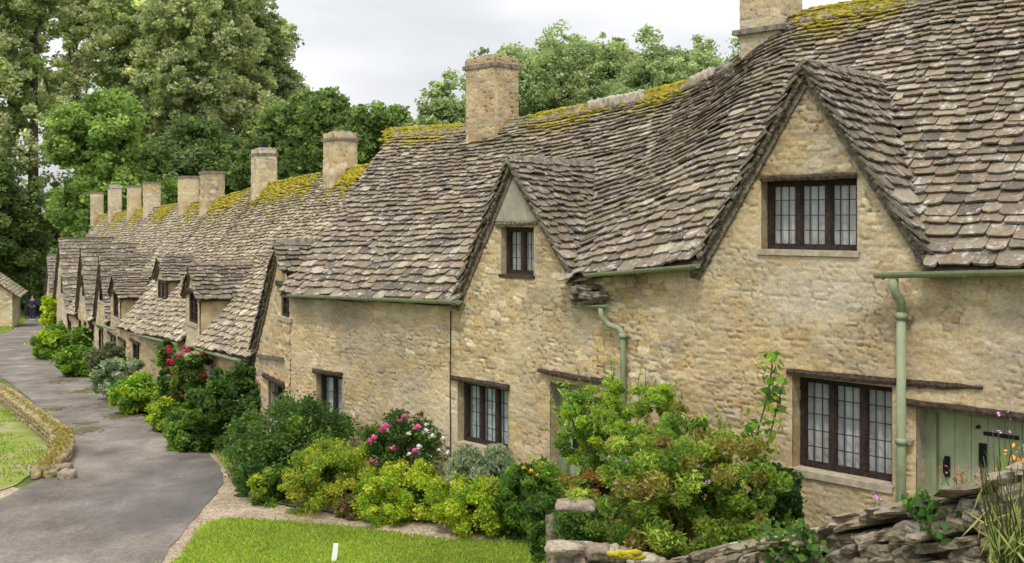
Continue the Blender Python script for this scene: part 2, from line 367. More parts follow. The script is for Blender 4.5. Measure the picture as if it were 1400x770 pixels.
sheet('island_grass', smoothline(px([(-60, 500), (0, 532), (40, 562), (72, 592), (85, 608), (70, 628), (40, 652), (0, 672), (-120, 700)]), 5, .03), M['rough'], .016)
sheet('verge_grass', smoothline(px([(262, 598), (290, 615), (308, 640), (330, 668), (345, 660), (340, 630), (300, 600), (280, 590)]), 4, .02), M['rough'], .022)
sheet('far_grass', smoothline(px([(34, 433), (32, 440), (20, 448), (0, 456), (-60, 464), (-90, 440), (0, 433)]), 3, .02), M['lawn'], .02)
lp = []
for (u, v, a, b_, k_) in [(120, 535, .30, .7, 160), (112, 590, .28, .35, 130), (115, 580, .14, .2, 50), (172, 568, .34, .55, 190), (152, 556, .4, .4, 80), (86, 522, .35, .7, 80), (75, 560, .2, .4, 70)]:
    c = G(u, v)
    for _ in range(k_): lp.append((c[0] + rng.normal() * a * .5, c[1] + rng.normal() * b_ * .5))
lp = np.array(lp); n_ = len(lp); th = rng.random(n_) * 6.28; e_ = .03 + .035 * rng.random(n_); q4 = []
for k_ in range(4):
    q4.append(np.stack([lp[:, 0] + e_ * np.cos(th + k_ * 1.57) * (1 if k_ % 2 else .6), lp[:, 1] + e_ * np.sin(th + k_ * 1.57), g(lp[:, 1]) + .016 + .006 * rng.random(n_)], -1))
o = mesh_obj('leaf_litter', np.stack(q4, 1).reshape(-1, 3), np.arange(4 * n_).reshape(-1, 4), mat('damp_leaf_litter', rough=1, build=m_two((.06, .055, .022), (.16, .14, .06), 9))); o['kind'] = 'stuff'

# grass blades
def blades(name, poly, n, hgt, cols, kind='stuff', lift=.02, wid=.006, patch=False):
    P2 = np.array(poly); lo = P2.min(0); hi = P2.max(0); pts = []
    q = lo + rng.random((n * 4, 2)) * (hi - lo); inside = np.zeros(len(q), bool); j = len(P2) - 1
    for i in range(len(P2)):
        xi, yi = P2[i]; xj, yj = P2[j]
        c = ((yi > q[:, 1]) != (yj > q[:, 1])) & (q[:, 0] < (xj - xi) * (q[:, 1] - yi) / (yj - yi + 1e-12) + xi); inside ^= c; j = i
    q = q[inside]
    if patch: q = q[fbm(q[:, 0] * 1.1, q[:, 1] * .8, 21) > .47]
    q = q[:n] + rng.normal(size=q[:n].shape) * .035; n = len(q); z = g(q[:, 1]) + lift
    th = rng.random(n) * 6.28; h = hgt * (.5 + rng.random(n)); ln = (rng.random((n, 2)) - .5) * 1.2 * h[:, None]
    w_ = wid * (.6 + .8 * rng.random(n)); dx = np.cos(th) * w_; dy = np.sin(th) * w_
    V = np.stack([np.stack([q[:, 0] - dx, q[:, 1] - dy, z], -1), np.stack([q[:, 0] + dx, q[:, 1] + dy, z], -1), np.stack([q[:, 0] + ln[:, 0], q[:, 1] + ln[:, 1], z + h], -1)], 1)
    ci = np.array(cols)[rng.integers(0, len(cols), n)] * (.72 + .6 * fbm(q[:, 0] * 1.3, q[:, 1] * 1.3, 3)[:, None])
    o = mesh_obj(name, V.reshape(-1, 3), np.arange(3 * n).reshape(-1, 3), M['leaf'], col=np.repeat(ci, 3, 0)); o['kind'] = kind
    return o
LAWN = [(-3.75, 9.0), *px([(245, 765), (266, 735), (282, 718), (310, 711), (395, 715), (492, 724), (610, 740), (742, 744)]), (.4, 10.0), (.3, 9)]
LG = [(.20, .33, .03), (.26, .40, .035), (.31, .42, .05), (.38, .42, .10), (.16, .28, .03), (.40, .38, .15)]
blades('lawn_grass', LAWN, 60000, .026, LG, lift=.02)
blades('verge_grass_blades', px([(262, 596), (290, 613), (310, 640), (335, 672), (350, 665), (340, 630), (300, 600), (280, 590)]), 9000, .05, LG + [(.35, .30, .10)], lift=.02, wid=.009)
blades('island_grass_blades', px([(-30, 530), (0, 540), (40, 570), (72, 600), (78, 612), (60, 636), (40, 648), (0, 665)]), 11000, .035, LG, lift=.015, wid=.012, patch=True)
blades('far_grass_blades', px([(34, 433), (32, 440), (20, 448), (0, 456), (-30, 460), (-30, 440), (0, 435)]), 6000, .10, LG, lift=.015, wid=.04)

# ------------------------------------------------------------------ roofs
def slates(fr, fn, a0, a1, L0, expo, wid, keep=None, jit=1.0, thick=.022, seed=0, steep=1.35, mossf=None):
    """fn(a, b) -> (s, n, z) arrays; a along the course, b 0..1 eave to ridge; L0 = slope length"""
    r = np.random.default_rng(seed)
    rows = []; x = 0.0
    while x < L0:
        t = x / L0; e = expo[0] + (expo[1] - expo[0]) * t ** .7; rows.append((x, e * (.88 + .24 * r.random()))); x += rows[-1][1]
    As = []; A1 = []; B0 = []; E = []
    for x, e in rows:
        a = a0 - r.random() * .2
        while a < a1:
            wd = (wid[0] + (wid[1] - wid[0]) * r.random()) * (1 - .35 * x / L0)
            As.append(max(a, a0 - .03)); A1.append(min(a + wd, a1 + .03)); B0.append(x); E.append(e); a += wd
    As = np.array(As); A1 = np.array(A1); B0 = np.array(B0); E = np.array(E); n = len(As)
    ok = A1 - As > .03
    As, A1, B0, E = As[ok], A1[ok], B0[ok], E[ok]; n = len(As)
    gap = .006; As = As + gap * r.random(n); A1 = A1 - gap * r.random(n)
    j = lambda k: (r.random(n) - .5) * k * jit
    wd = A1 - As; c = .05 + .10 * r.random(n)
    # outline in (a, b metres)
    top = B0 + E * 1.7
    oa = [As, A1, A1 + j(.012), A1 - wd * c, (As + A1) / 2 + j(.03), As + wd * c, As + j(.012)]
    low = B0 + j(.046) * (.5 + E / .2)
    ob = [top, top, low + E * .18 + j(.012), low + j(.018), low + j(.022) - .004, low + j(.018), low + E * .18 + j(.012)]
    lift_b = .026 + thick * .9 + np.abs(j(.038))
    tilt = j(.016)
    V = []; tk = thick * (.7 + .8 * r.random(n))
    for k in range(7):
        b = np.clip(ob[k] / L0, -.05, 1.02); fr_ = (ob[k] - low) / (top - low)
        s, nn, z = fn(oa[k], b); s1, n1, z1 = fn(oa[k] + .01, b); s2, n2, z2 = fn(oa[k], b + .002)
        p = fr.Wv(s, nn, z); ea = fr.Wv(s1, n1, z1) - p; eb = fr.Wv(s2, n2, z2) - p
        nm = np.cross(ea, eb); nm /= np.linalg.norm(nm, axis=1, keepdims=True) + 1e-12; nm *= np.sign(nm[:, 2:3] + 1e-9)
        lf = lift_b * (1 - np.clip(fr_, 0, 1)) + tilt * ((oa[k] - As) / wd - .5) + .004
        V.append((p + nm * lf[:, None], p + nm * (lf - tk)[:, None]))
    top_ = np.stack([v[0] for v in V], 1); bot = np.stack([v[1] for v in V], 1)
    if keep is not None:
        s, nn, z = fn((As + A1) / 2, (B0 + E * .5) / L0); kk = keep(s, nn, z); top_ = top_[kk]; bot = bot[kk]; n = len(top_)
    VV = np.concatenate([top_, bot], 1).reshape(-1, 3)
    Fc = []
    for i in range(n):
        o = 14 * i; Fc.append(tuple(o + k for k in range(7)))
        for k in range(1, 7): k2 = (k + 1) % 7; Fc.append((o + k, o + 7 + k, o + 7 + k2, o + k2))
        
    global LASTM
    LASTM = None
    if mossf is not None:
        mb = np.array([0 * B0 + k for k in range(1)])
        s, nn, z = fn((As + A1) / 2, (B0 + E * .5) / L0); mv = mossf(s, (B0 + E * .5) / L0)
        if keep is not None: mv = mv[kk]
        LASTM = np.repeat(mv, 14)[:, None] * np.ones(3)
    return VV, Fc
def under(fr, fn, a0, a1, keep=None, na=60, nb=24, drop=.03):  # sheet added below the slates so that no light leaks through the roof
    a = np.linspace(a0, a1, na); b = np.linspace(0, 1, nb); AA, BB = np.meshgrid(a, b, indexing='ij')
    s, nn, z = fn(AA, BB); V = fr.Wv(s, nn, z - drop).reshape(-1, 3)
    Fc = []
    for i in range(na - 1):
        for j in range(nb - 1):
            if keep is not None:
                sc_, nc, zc = fn((a[i] + a[i + 1]) / 2, (b[j] + b[j + 1]) / 2)
                if not keep(np.array([sc_]), np.array([nc]), np.array([zc]))[0]: continue
            q = i * nb + j; Fc.append((q, q + 1, q + nb + 1, q + nb))
    return V, Fc
class Roof:
    """one run of roof: eave and ridge as tables over s; the back slope mirrors the front"""
    def __init__(s, fr, ne, nr, eave, ridge, slant=(0, 0, 0, 0)):
        s.fr, s.ne, s.nr = fr, ne, nr; s.es, s.ez = zip(*eave); s.rs, s.rz = zip(*ridge); s.sl = slant
    def ez_(s, a): return np.interp(a, s.es, s.ez)
    def rz_(s, a): return np.interp(a, s.rs, s.rz)
    def fn(s, a, b):
        a = np.asarray(a, float); a0, a1, d0, d1 = s.sl
        sh = (np.interp(a, [a0, a1], [d0, d1]) if a1 > a0 else 0) * b
        aa = a + sh
        z = s.ez_(a) * (1 - b) + s.rz_(aa) * b
        sag = .05 * (fbm(aa * .8, b * 2.2, 5) - .5) * 2 - .05 * np.sin(np.pi * np.clip(b, 0, 1))
        return aa, s.ne + (s.nr - s.ne) * b, z + sag
    def back(s, a, b):
        aa = np.asarray(a, float) + 0 * b
        a0, a1, d0, d1 = s.sl
        if a1 > a0: aa = aa + np.interp(a, [a0, a1], [d0, d1]) * b
        return aa, 2 * s.nr + .1 - (s.nr - s.ne) * 1 * b * 1 - s.ne * 0 - (0) + 0 * b if False else (2 * s.nr - s.ne) - (s.nr - s.ne) * b, s.ez_(a) * (1 - b) + s.rz_(aa) * b
    def z(s, a, n):
        b = (n - s.ne) / (s.nr - s.ne)
        return s.ez_(a) * (1 - b) + s.rz_(a) * b
class Gable:
    """a gable rising from the wall: apex at s0, feet at sl (far, larger s) and sr (near); open=True has upright cheeks below the feet"""
    def __init__(s, s0, za, sl, zl, sr, zr, n0=0.0, cheek=False):
        s.s0, s.za, s.sl, s.zl, s.sr, s.zr, s.n0, s.cheek = s0, za, sl, zl, sr, zr, n0, cheek
    def z(s, a):
        a = np.asarray(a, float)
        zz = np.where(a > s.s0, s.za + (a - s.s0) / (s.sl - s.s0) * (s.zl - s.za), s.za + (s.s0 - a) / (s.s0 - s.sr) * (s.zr - s.za))
        if s.cheek: zz = np.where((a > s.sl) | (a < s.sr), -99, zz)
        return zz

def rubble(s, z, hgt=(.055, .12), wd=(.12, .36), seed=0, relief=.010, tint=None):
    """relief and colour of roughly coursed limestone rubble at wall coordinates s (along), z (up)"""
    ch = (hgt[0] + hgt[1]) / 2 * .66; cw = (wd[0] + wd[1]) / 2 * .62
    sw = s + .10 * (fbm(s * 1.6, z * 2.1, seed + 1) - .5) + .020 * (vnoise(s * 16, z * 24, seed + 3) - .5)
    zz = z + .16 * (fbm(s * .8, z * 1.7, seed + 2) - .5) + .020 * (vnoise(s * 9, z * 20, seed + 7) - .5)
    gy = zz / ch; iy0 = np.floor(gy); d1 = np.full(s.shape, 9.); d2 = np.full(s.shape, 9.); sid = np.zeros(s.shape, np.int64)
    for dy in (-1, 0, 1):
        iy = iy0 + dy; shift = hsh(iy, iy * 0 + 3, seed); gx = sw / cw + shift * 3; ix0 = np.floor(gx)
        for dx in (-1, 0, 1):
            ix = ix0 + dx; px_ = ix + .5 + .62 * (hsh(ix, iy, seed + 11) - .5); py_ = iy + .5 + .30 * (hsh(ix, iy, seed + 12) - .5)
            sc_ = .80 + .5 * hsh(ix, iy, seed + 13)
            d = ((np.abs(gx - px_) * 1.0) ** 4 + (np.abs(gy - py_) * 1.08) ** 4) ** .25 / sc_
            m = d < d1; d2 = np.where(m, d1, np.minimum(d2, d)); sid = np.where(m, (ix * 7919 + iy * 104729).astype(np.int64), sid); d1 = np.where(m, d, d1)
    edge = (d2 - d1) * ch
    prof = ss(.0, .011, edge + .006 * (vnoise(s * 34, z * 34, seed + 4) - .5))
    smear = ss(.40, .60, fbm(s * 1.1 + 3, z * 1.4, seed + 6))              # where old mortar has been smeared over the faces
    off = hsh(sid, sid * 0 + 1, seed)
    h = prof * relief * (.35 + .75 * off) * (1 - .55 * smear) + .013 * fbm(s * 20, z * 34, seed + 5) + .022 * fbm(s * 1.7, z * 2.2, seed + 9)
    pal = np.array([(.46, .37, .235), (.52, .43, .29), (.45, .345, .20), (.55, .48, .355), (.39, .33, .25), (.50, .39, .225), (.46, .405, .305), (.60, .53, .40), (.41, .31, .185)])
    rr = hsh(sid, sid * 0 + 5, seed); pc = pal[(rr * 8.99).astype(int)]; pc = pc * (.82 + .32 * hsh(sid, sid * 0 + 9, seed))[..., None]
    mort = np.array((.50, .42, .30)); mort2 = np.array((.33, .265, .175))
    mm = ss(.30, .60, fbm(s * 2.2, z * 3, seed + 8))[..., None]
    mc = mort * mm + mort2 * (1 - mm)
    pf = (prof * (1 - .45 * smear))[..., None]
    col = pc * pf + mc * (1 - pf)
    jn = ss(.006, .0, edge) * ss(.45, .65, fbm(s * 4, z * 6, seed + 18)); col = col * (1 - .45 * jn[..., None]); h = h - .012 * jn
    mot = fbm(s * 9, z * 13, seed + 15, 4)[..., None]; col = col * (.78 + .44 * mot)
    big = fbm(s * .75 + 10, z * .9, seed + 20, 5); wh = ss(.50, .66, big)[..., None]
    col = col * (1 - .5 * wh) + np.array((.56, .52, .45)) * .5 * wh
    oc = ss(.50, .66, fbm(s * .9 + 40, z * 1.3, seed + 30, 5))[..., None]
    col = col * (1 - .38 * oc) + np.array((.51, .37, .175)) * .38 * oc
    gs = ss(.52, .68, fbm(s * .5 + 11, z * 1.1 + 5, seed + 55, 5))[..., None]; col = col * (1 - gs * np.array((.20, .17, .10)))
    col = col * np.array((1.02, .985, .895))
    gr_ = ss(.56, .70, fbm(s * 1.6 + 70, z * 2.3, seed + 41, 5))[..., None]
    col = col * (1 - .35 * gr_) + np.array((.34, .30, .24)) * .35 * gr_
    if tint is not None: col = col * np.array(tint)
    return h, col
def wall(fr, parent, s0, s1, z0, ztop, openings=(), res=.014, seed=0, n=0.0, tint=None, name='wall', relief=.010, thick=.32, extra=None, hgt=(.055, .12), wd=(.12, .36)):
    sv = np.arange(s0, s1 + res, res); zmx = float(np.max(ztop(np.linspace(s0, s1, 400)))); zv = np.arange(z0, zmx + res, res)
    ex = []; ey = []
    for (a, b, c, d) in openings: ex += [a, b]; ey += [c, d]
    sv = np.unique(np.round(np.concatenate([np.clip(sv, s0, s1), ex]), 5)); zv = np.unique(np.round(np.concatenate([zv, ey]), 5))
    S, Z = np.meshgrid(sv, zv, indexing='ij'); zt = ztop(S)
    h, col = rubble(S, Z, seed=seed, tint=tint, relief=relief, hgt=hgt, wd=wd)
    # knock the arrises of openings back to flat
    for (a, b, c, d) in openings:
        dd = np.maximum(np.maximum(a - S, S - b), np.maximum(c - Z, Z - d)); h = h * ss(-.0, .06, np.abs(dd) + (dd < 0) * 0)
    Zc = np.minimum(Z, zt); 
    if extra is not None: h, col = extra(S, Zc, h, col)
    V = fr.Wv(S, n - h, Zc)
    ns, nz = S.shape
    idx = np.arange(ns * nz).reshape(ns, nz)
    q = np.stack([idx[:-1, :-1], idx[1:, :-1], idx[1:, 1:], idx[:-1, 1:]], -1)
    cs = (S[:-1, :-1] + S[1:, 1:]) / 2; cz = (Z[:-1, :-1] + Z[1:, 1:]) / 2
    ok = Z[:-1, :-1] < np.maximum(zt[:-1, :-1], zt[1:, 1:])
    for (a, b, c, d) in openings: ok &= ~((cs > a) & (cs < b) & (cz > c) & (cz < d))
    q = q[ok]
    V = V.reshape(-1, 3); col = col.reshape(-1, 3)
    # jambs, heads and sills of the openings
    jv = []; jf = []; jc = []; k = len(V)
    for (a, b, c, d) in openings:
        for (p0, p1) in (((a, c), (a, d)), ((b, d), (b, c)), ((a, d), (b, d)), ((b, c), (a, c))):
            m = max(2, int(math.hypot(p1[0] - p0[0], p1[1] - p0[1]) / .03)); t = np.linspace(0, 1, m)
            aa = p0[0] + (p1[0] - p0[0]) * t; zz = p0[1] + (p1[1] - p0[1]) * t
            dn = np.linspace(0, thick, 9); A2, D2 = np.meshgrid(aa, dn, indexing='ij'); Z2, _ = np.meshgrid(zz, dn, indexing='ij')
            hh, cc = rubble(D2 * 1.0 + a, Z2, seed=seed + 5)
            sgn = (.5 * (hh - .01))
            jv.append(fr.Wv(A2 + (sgn * (1 if p0[0] == a and p1[0] == a else -1) if p0[0] == p1[0] else 0), n + D2, Z2).reshape(-1, 3)); jc.append(cc.reshape(-1, 3) * .95)
            i2 = np.arange(m * 9).reshape(m, 9) + k
            jf.append(np.stack([i2[:-1, :-1], i2[1:, :-1], i2[1:, 1:], i2[:-1, 1:]], -1).reshape(-1, 4)); k += m * 9
    if jv:
        V = np.concatenate([V] + jv); col = np.concatenate([col] + jc); q = np.concatenate([q] + jf)
    return mesh_obj(name, V, q, M['wall'], parent, True, col)

def window(fr, parent, s0, s1, z0, z1, n=.2, lights=3, cols=2, rows=4, fw=.05, curtain='curtain', simple=False, name='window', label=None, open_light=None, curt_gap=0, frame='wood'):
    """s0 < s1 (s0 is the right-hand jamb)"""
    b = MB(); d = .06
    b.fbox(fr, s0, s0 + fw, n, n + d, z0, z1); b.fbox(fr, s1 - fw, s1, n, n + d, z0, z1)
    b.fbox(fr, s0 + fw, s1 - fw, n + .002, n + d, z1 - fw, z1); b.fbox(fr, s0 + fw, s1 - fw, n - .01, n + d, z0, z0 + fw)
    lw = (s1 - s0 - fw) / lights
    for i in range(1, lights): b.fbox(fr, s0 + fw / 2 + lw * i - fw / 2, s0 + fw / 2 + lw * i + fw / 2, n + .003, n + d, z0 + fw, z1 - fw)
    if not simple:
        for i in range(lights):                       # the casement's own thin frame
            a0 = s0 + fw / 2 + lw * i + fw / 2; a1 = a0 + lw - fw; c = .014; y0, y1 = z0 + fw, z1 - fw
            for (p, q, r_, t) in ((a0, a0 + c, y0, y1), (a1 - c, a1, y0, y1), (a0 + c, a1 - c, y0, y0 + c), (a0 + c, a1 - c, y1 - c, y1)):
                b.fbox(fr, p, q, n + .012, n + .045, r_, t)
    wo_ = b.build(name, M[frame], parent)
    if label: wo_['label'] = label
    gp = MB(); a = n + .03
    gp.add([fr.W(s0 + fw, a, z0 + fw), fr.W(s1 - fw, a, z0 + fw), fr.W(s1 - fw, a, z1 - fw), fr.W(s0 + fw, a, z1 - fw)], [(0, 3, 2, 1)])
    gp.build('pane', M['glass'], wo_)
    ld = MB(); lt = .0038 if not simple else .01
    for i in range(lights):
        a0 = s0 + fw / 2 + lw * i + fw / 2; a1 = a0 + lw - fw
        for c in range(1, cols): x = a0 + (a1 - a0) * c / cols; ld.fbox(fr, x - lt, x + lt, n + .020, n + .029, z0 + fw, z1 - fw)
        for r_ in range(1, rows): y = z0 + fw + (z1 - z0 - 2 * fw) * r_ / rows; ld.fbox(fr, a0, a1, n + .0185, n + .0275, y - lt, y + lt)
    if ld.n: ld.build('glazing_bars', M['lead'], wo_)
    if curtain:
        m = 80; t = np.linspace(0, 1, m); V = []; Fc = []
        for i, x in enumerate(t):
            a_ = s0 + fw * .4 + (s1 - s0 - fw * .8) * x; dn = n + .085 + .018 * math.sin(x * (s1 - s0) * 60) + .012 * math.sin(x * (s1 - s0) * 23 + 1)
            V += [fr.W(a_, dn, z0), fr.W(a_, dn, z1 + .02)]
            if i and not (curt_gap and abs(x - curt_gap) < .09): Fc.append((2 * i - 2, 2 * i, 2 * i + 1, 2 * i - 1))
        mesh_obj('curtain', V, Fc, M[curtain], wo_, True)
    return wo_
def sill(fr, parent, s0, s1, z, n0=-.05, n1=.2, t=.05, matl='ashlar', name='sill'):
    b = MB(); b.fbox(fr, s0, s1, n0, n1, z - t, z); o = b.build(name, M[matl], parent); return o
def beam(fr, parent, pts, n0, n1, name='lintel', matl='lintel', seed=0):
    """a crooked old beam; pts: (s, zlow, zhigh) along its length"""
    r = np.random.default_rng(seed); V = []; Fc = []; k = 0
    S = []; 
    for i in range(len(pts) - 1):
        a, b = np.array(pts[i], float), np.array(pts[i + 1], float); m = max(2, int(abs(b[0] - a[0]) / .06))
        for j in range(m): S.append(a + (b - a) * j / m)
    S.append(np.array(pts[-1], float))
    for p in S:
        j = (r.random(3) - .5) * .012
        V += [fr.W(p[0], n0 + j[0], p[1] + j[1]), fr.W(p[0], n0 + j[0] - .008, (p[1] + p[2]) / 2), fr.W(p[0], n0 + j[0], p[2] + j[2]), fr.W(p[0], n1, p[2]), fr.W(p[0], n1, p[1])]
    n = len(S)
    for i in range(n - 1):
        for q in range(5): Fc.append((i * 5 + q, i * 5 + (q + 1) % 5, (i + 1) * 5 + (q + 1) % 5, (i + 1) * 5 + q))
    Fc += [tuple(range(5)), tuple((n - 1) * 5 + q for q in range(5))]
    return mesh_obj(name, V, Fc, M[matl], parent)
def gutter(fr, parent, s0, z0, s1, z1, n, r=.05, name='gutter', sub=True):
    V = []; Fc = []; k = 9; m = 12
    for i in range(m):
        t = i / (m - 1); s = s0 + (s1 - s0) * t; z = z0 + (z1 - z0) * t
        for rr in (r, r - .008):
            for j in range(k):
                th = math.pi * (1 + j / (k - 1)); V.append(fr.W(s, n - rr * math.cos(th), z + rr * math.sin(th)))
    for i in range(m - 1):
        a = i * 2 * k; b = a + 2 * k
        for off in (0, k):
            for j in range(k - 1): Fc.append((a + off + j, a + off + j + 1, b + off + j + 1, b + off + j))
        for j in (0, k - 1): Fc.append((a + j, a + k + j, b + k + j, b + j))
    for a in (0, (m - 1) * 2 * k):
        Fc.append(tuple(a + j for j in range(k)))
    o = mesh_obj(name, V, Fc, M['sage'], parent)
    if sub:
        L_ = abs(s1 - s0); nb = max(2, int(L_ / .8))
        for i in range(nb + 1):
            b = MB()
            t = (i + .1) / (nb + .2); s = s0 + (s1 - s0) * t; z = z0 + (z1 - z0) * t
            b.tube([fr.W(s, n - (r + .006) * math.cos(math.pi * (1 + j / 8)), z + (r + .006) * math.sin(math.pi * (1 + j / 8))) for j in range(9)], .007, 5)
            b.box([fr.W(s - .007, n + r - .004, z - .035), fr.W(s + .007, n + r - .004, z - .035), fr.W(s + .007, n + r + .11, z - .04), fr.W(s - .007, n + r + .11, z - .04), fr.W(s - .007, n + r - .004, z - .015), fr.W(s + .007, n + r - .004, z - .015), fr.W(s + .007, n + r + .11, z - .02), fr.W(s - .007, n + r + .11, z - .02)])
            b.build('bracket', M['sage'], o)
    return o
def chimney(fr, parent, s, n, ws, wn_, z0, z1, res=.016, seed=0, capstyle='slab', tint=(1.0, .98, .94), label=None, course=.13):
    """a stone stack: four rubble or ashlar faces and a cap"""
    Vs = []; Fs = []; Cs = []; k = 0
    for (a0, b0, a1, b1) in ((s - ws / 2, n - wn_ / 2, s + ws / 2, n - wn_ / 2), (s + ws / 2, n - wn_ / 2, s + ws / 2, n + wn_ / 2), (s + ws / 2, n + wn_ / 2, s - ws / 2, n + wn_ / 2), (s - ws / 2, n + wn_ / 2, s - ws / 2, n - wn_ / 2)):
        Ln = math.hypot(a1 - a0, b1 - b0); t = np.linspace(0, Ln, max(4, int(Ln / res))); z = np.arange(z0, z1 + res, res)
        T, Z = np.meshgrid(t, z, indexing='ij'); h, c = rubble(T + seed * 3.1, Z, (course * .8, course * 1.3), (.2, .42), seed, .014, tint)
        f = np.minimum(T, Ln - T); h = h * ss(0, .03, f)
        dirn = np.array([b1 - b0, -(a1 - a0)]) / Ln     # outward in (s, n)
        V = fr.Wv(a0 + (a1 - a0) * T / Ln + dirn[0] * h, b0 + (b1 - b0) * T / Ln + dirn[1] * h, Z)
        ix = np.arange(T.size).reshape(T.shape) + k; k += T.size
        Vs.append(V.reshape(-1, 3)); Cs.append(c.reshape(-1, 3)); Fs.append(np.stack([ix[:-1, :-1], ix[1:, :-1], ix[1:, 1:], ix[:-1, 1:]], -1).reshape(-1, 4))
    o = mesh_obj('chimney', np.concatenate(Vs), np.concatenate(Fs), M['wall'], parent, True, np.concatenate(Cs))
    if label: o['label'] = label
    b = MB(); e = .04; hw, hn = ws / 2, wn_ / 2
    if capstyle in ('slab', 'round'):
        b.fbox(fr, s - hw - e, s + hw + e, n - hn - e, n + hn + e, z1 - .16, z1 - .10)
        b.fbox(fr, s - hw - .01, s + hw + .01, n - hn - .01, n + hn + .01, z1 - .102, z1 - .02)
        b.box([fr.W(s - hw, n - hn, z1 - .02), fr.W(s + hw, n - hn, z1 - .02), fr.W(s + hw, n + hn, z1 - .02), fr.W(s - hw, n + hn, z1 - .02),
               fr.W(s - hw * .6, n - hn * .6, z1 + .05), fr.W(s + hw * .6, n - hn * .6, z1 + .05), fr.W(s + hw * .6, n + hn * .6, z1 + .05), fr.W(s - hw * .6, n + hn * .6, z1 + .05)])
    elif capstyle == 'flat':
        b.fbox(fr, s - hw - e, s + hw + e, n - hn - e, n + hn + e, z1, z1 + .07)
    elif capstyle == 'gabled':
        b.fbox(fr, s - hw - .02, s + hw + .02, n - hn - .02, n + hn + .02, z1, z1 + .04)
        b.add([fr.W(s - hw, n - hn, z1 + .04), fr.W(s + hw, n - hn, z1 + .04), fr.W(s + hw, n + hn, z1 + .04), fr.W(s - hw, n + hn, z1 + .04), fr.W(s, n - hn, z1 + .22), fr.W(s, n + hn, z1 + .22)],
              [(0, 1, 4), (2, 3, 5), (1, 2, 5, 4), (3, 0, 4, 5)])
    b.build('chimney_cap', M['cap'], o)
    if capstyle == 'flat' or capstyle == 'slab':
        c = MB(); c.fbox(fr, s - hw - .05, s + hw + .05, n - hn - .06, n + hn + .06, z0 - .04 + (z1 - z0) * .0, z0 + .0) if False else None
    return o
M['cap'] = mat('chimney_cap_stone', rough=.95, build=m_two((.10, .085, .07), (.28, .24, .19), 14, bs=.6))

def moss(fr, parent, pts, n, seed=0, spread=(.12, .16), size=(.02, .06)):
    """cushions of moss along a ridge, one part per cushion bank: pts (s0, s1, roof, density)"""
    r = np.random.default_rng(seed); V0, F0 = ICO
    for (s0, s1, rf, dens) in pts:
        b = MB()
        for i in range(int(n * dens)):
            s = r.uniform(s0, s1) + r.normal() * .05; dn = -abs(r.normal(0, spread[0])) * (.3 + 1.5 * fbm(np.array(s * 2.3), np.array(seed * 1.0), 8)) + .05
            z = rf.z(s, rf.nr + dn) + .045; e = r.uniform(*size)
            V = V0 * (1 + .5 * (r.random(V0.shape) - .5)) * np.array([e * 1.7, e * 1.5, e * .6])
            b.add(V + np.array(fr.W(s, rf.nr + dn, z)), F0)
        b.build('moss', M['moss'], parent, True)
def _ico():
    bm = bmesh.new(); bmesh.ops.create_icosphere(bm, subdivisions=1, radius=1); V = np.array([v.co[:] for v in bm.verts]); Fc = [tuple(v.index for v in f.verts) for f in bm.faces]; bm.free(); return V, Fc
ICO = _ico()
def ridge_caps(fr, parent, rf, s0, s1, seed=0, matl='cap', wdt=.13):
    r = np.random.default_rng(seed); b = MB(); s = s0
    while s < s1:
        l = r.uniform(.3, .5); z = float(rf.rz_(s)) + .03 + r.random() * .02; z2 = float(rf.rz_(min(s + l, s1))) + .03 + r.random() * .02; e = min(s + l, s1)
        k = (rf.rz_(s) - rf.ez_(s)) / (rf.nr - rf.ne) * wdt
        t = .035
        b.add([fr.W(s, rf.nr - wdt, z - k + t), fr.W(s, rf.nr, z + t * 1.2), fr.W(s, rf.nr + wdt, z - k + t), fr.W(e - .01, rf.nr - wdt, z2 - k + t), fr.W(e - .01, rf.nr, z2 + t * 1.2), fr.W(e - .01, rf.nr + wdt, z2 - k + t),
               fr.W(s, rf.nr - wdt, z - k), fr.W(s, rf.nr + wdt, z - k), fr.W(e - .01, rf.nr - wdt, z2 - k), fr.W(e - .01, rf.nr + wdt, z2 - k)],
              [(0, 3, 4, 1), (1, 4, 5, 2), (0, 6, 8, 3), (2, 5, 9, 7), (0, 1, 2, 7, 6), (3, 8, 9, 5, 4)])
        s += l
    return b.build('ridge_stones', M[matl], parent)

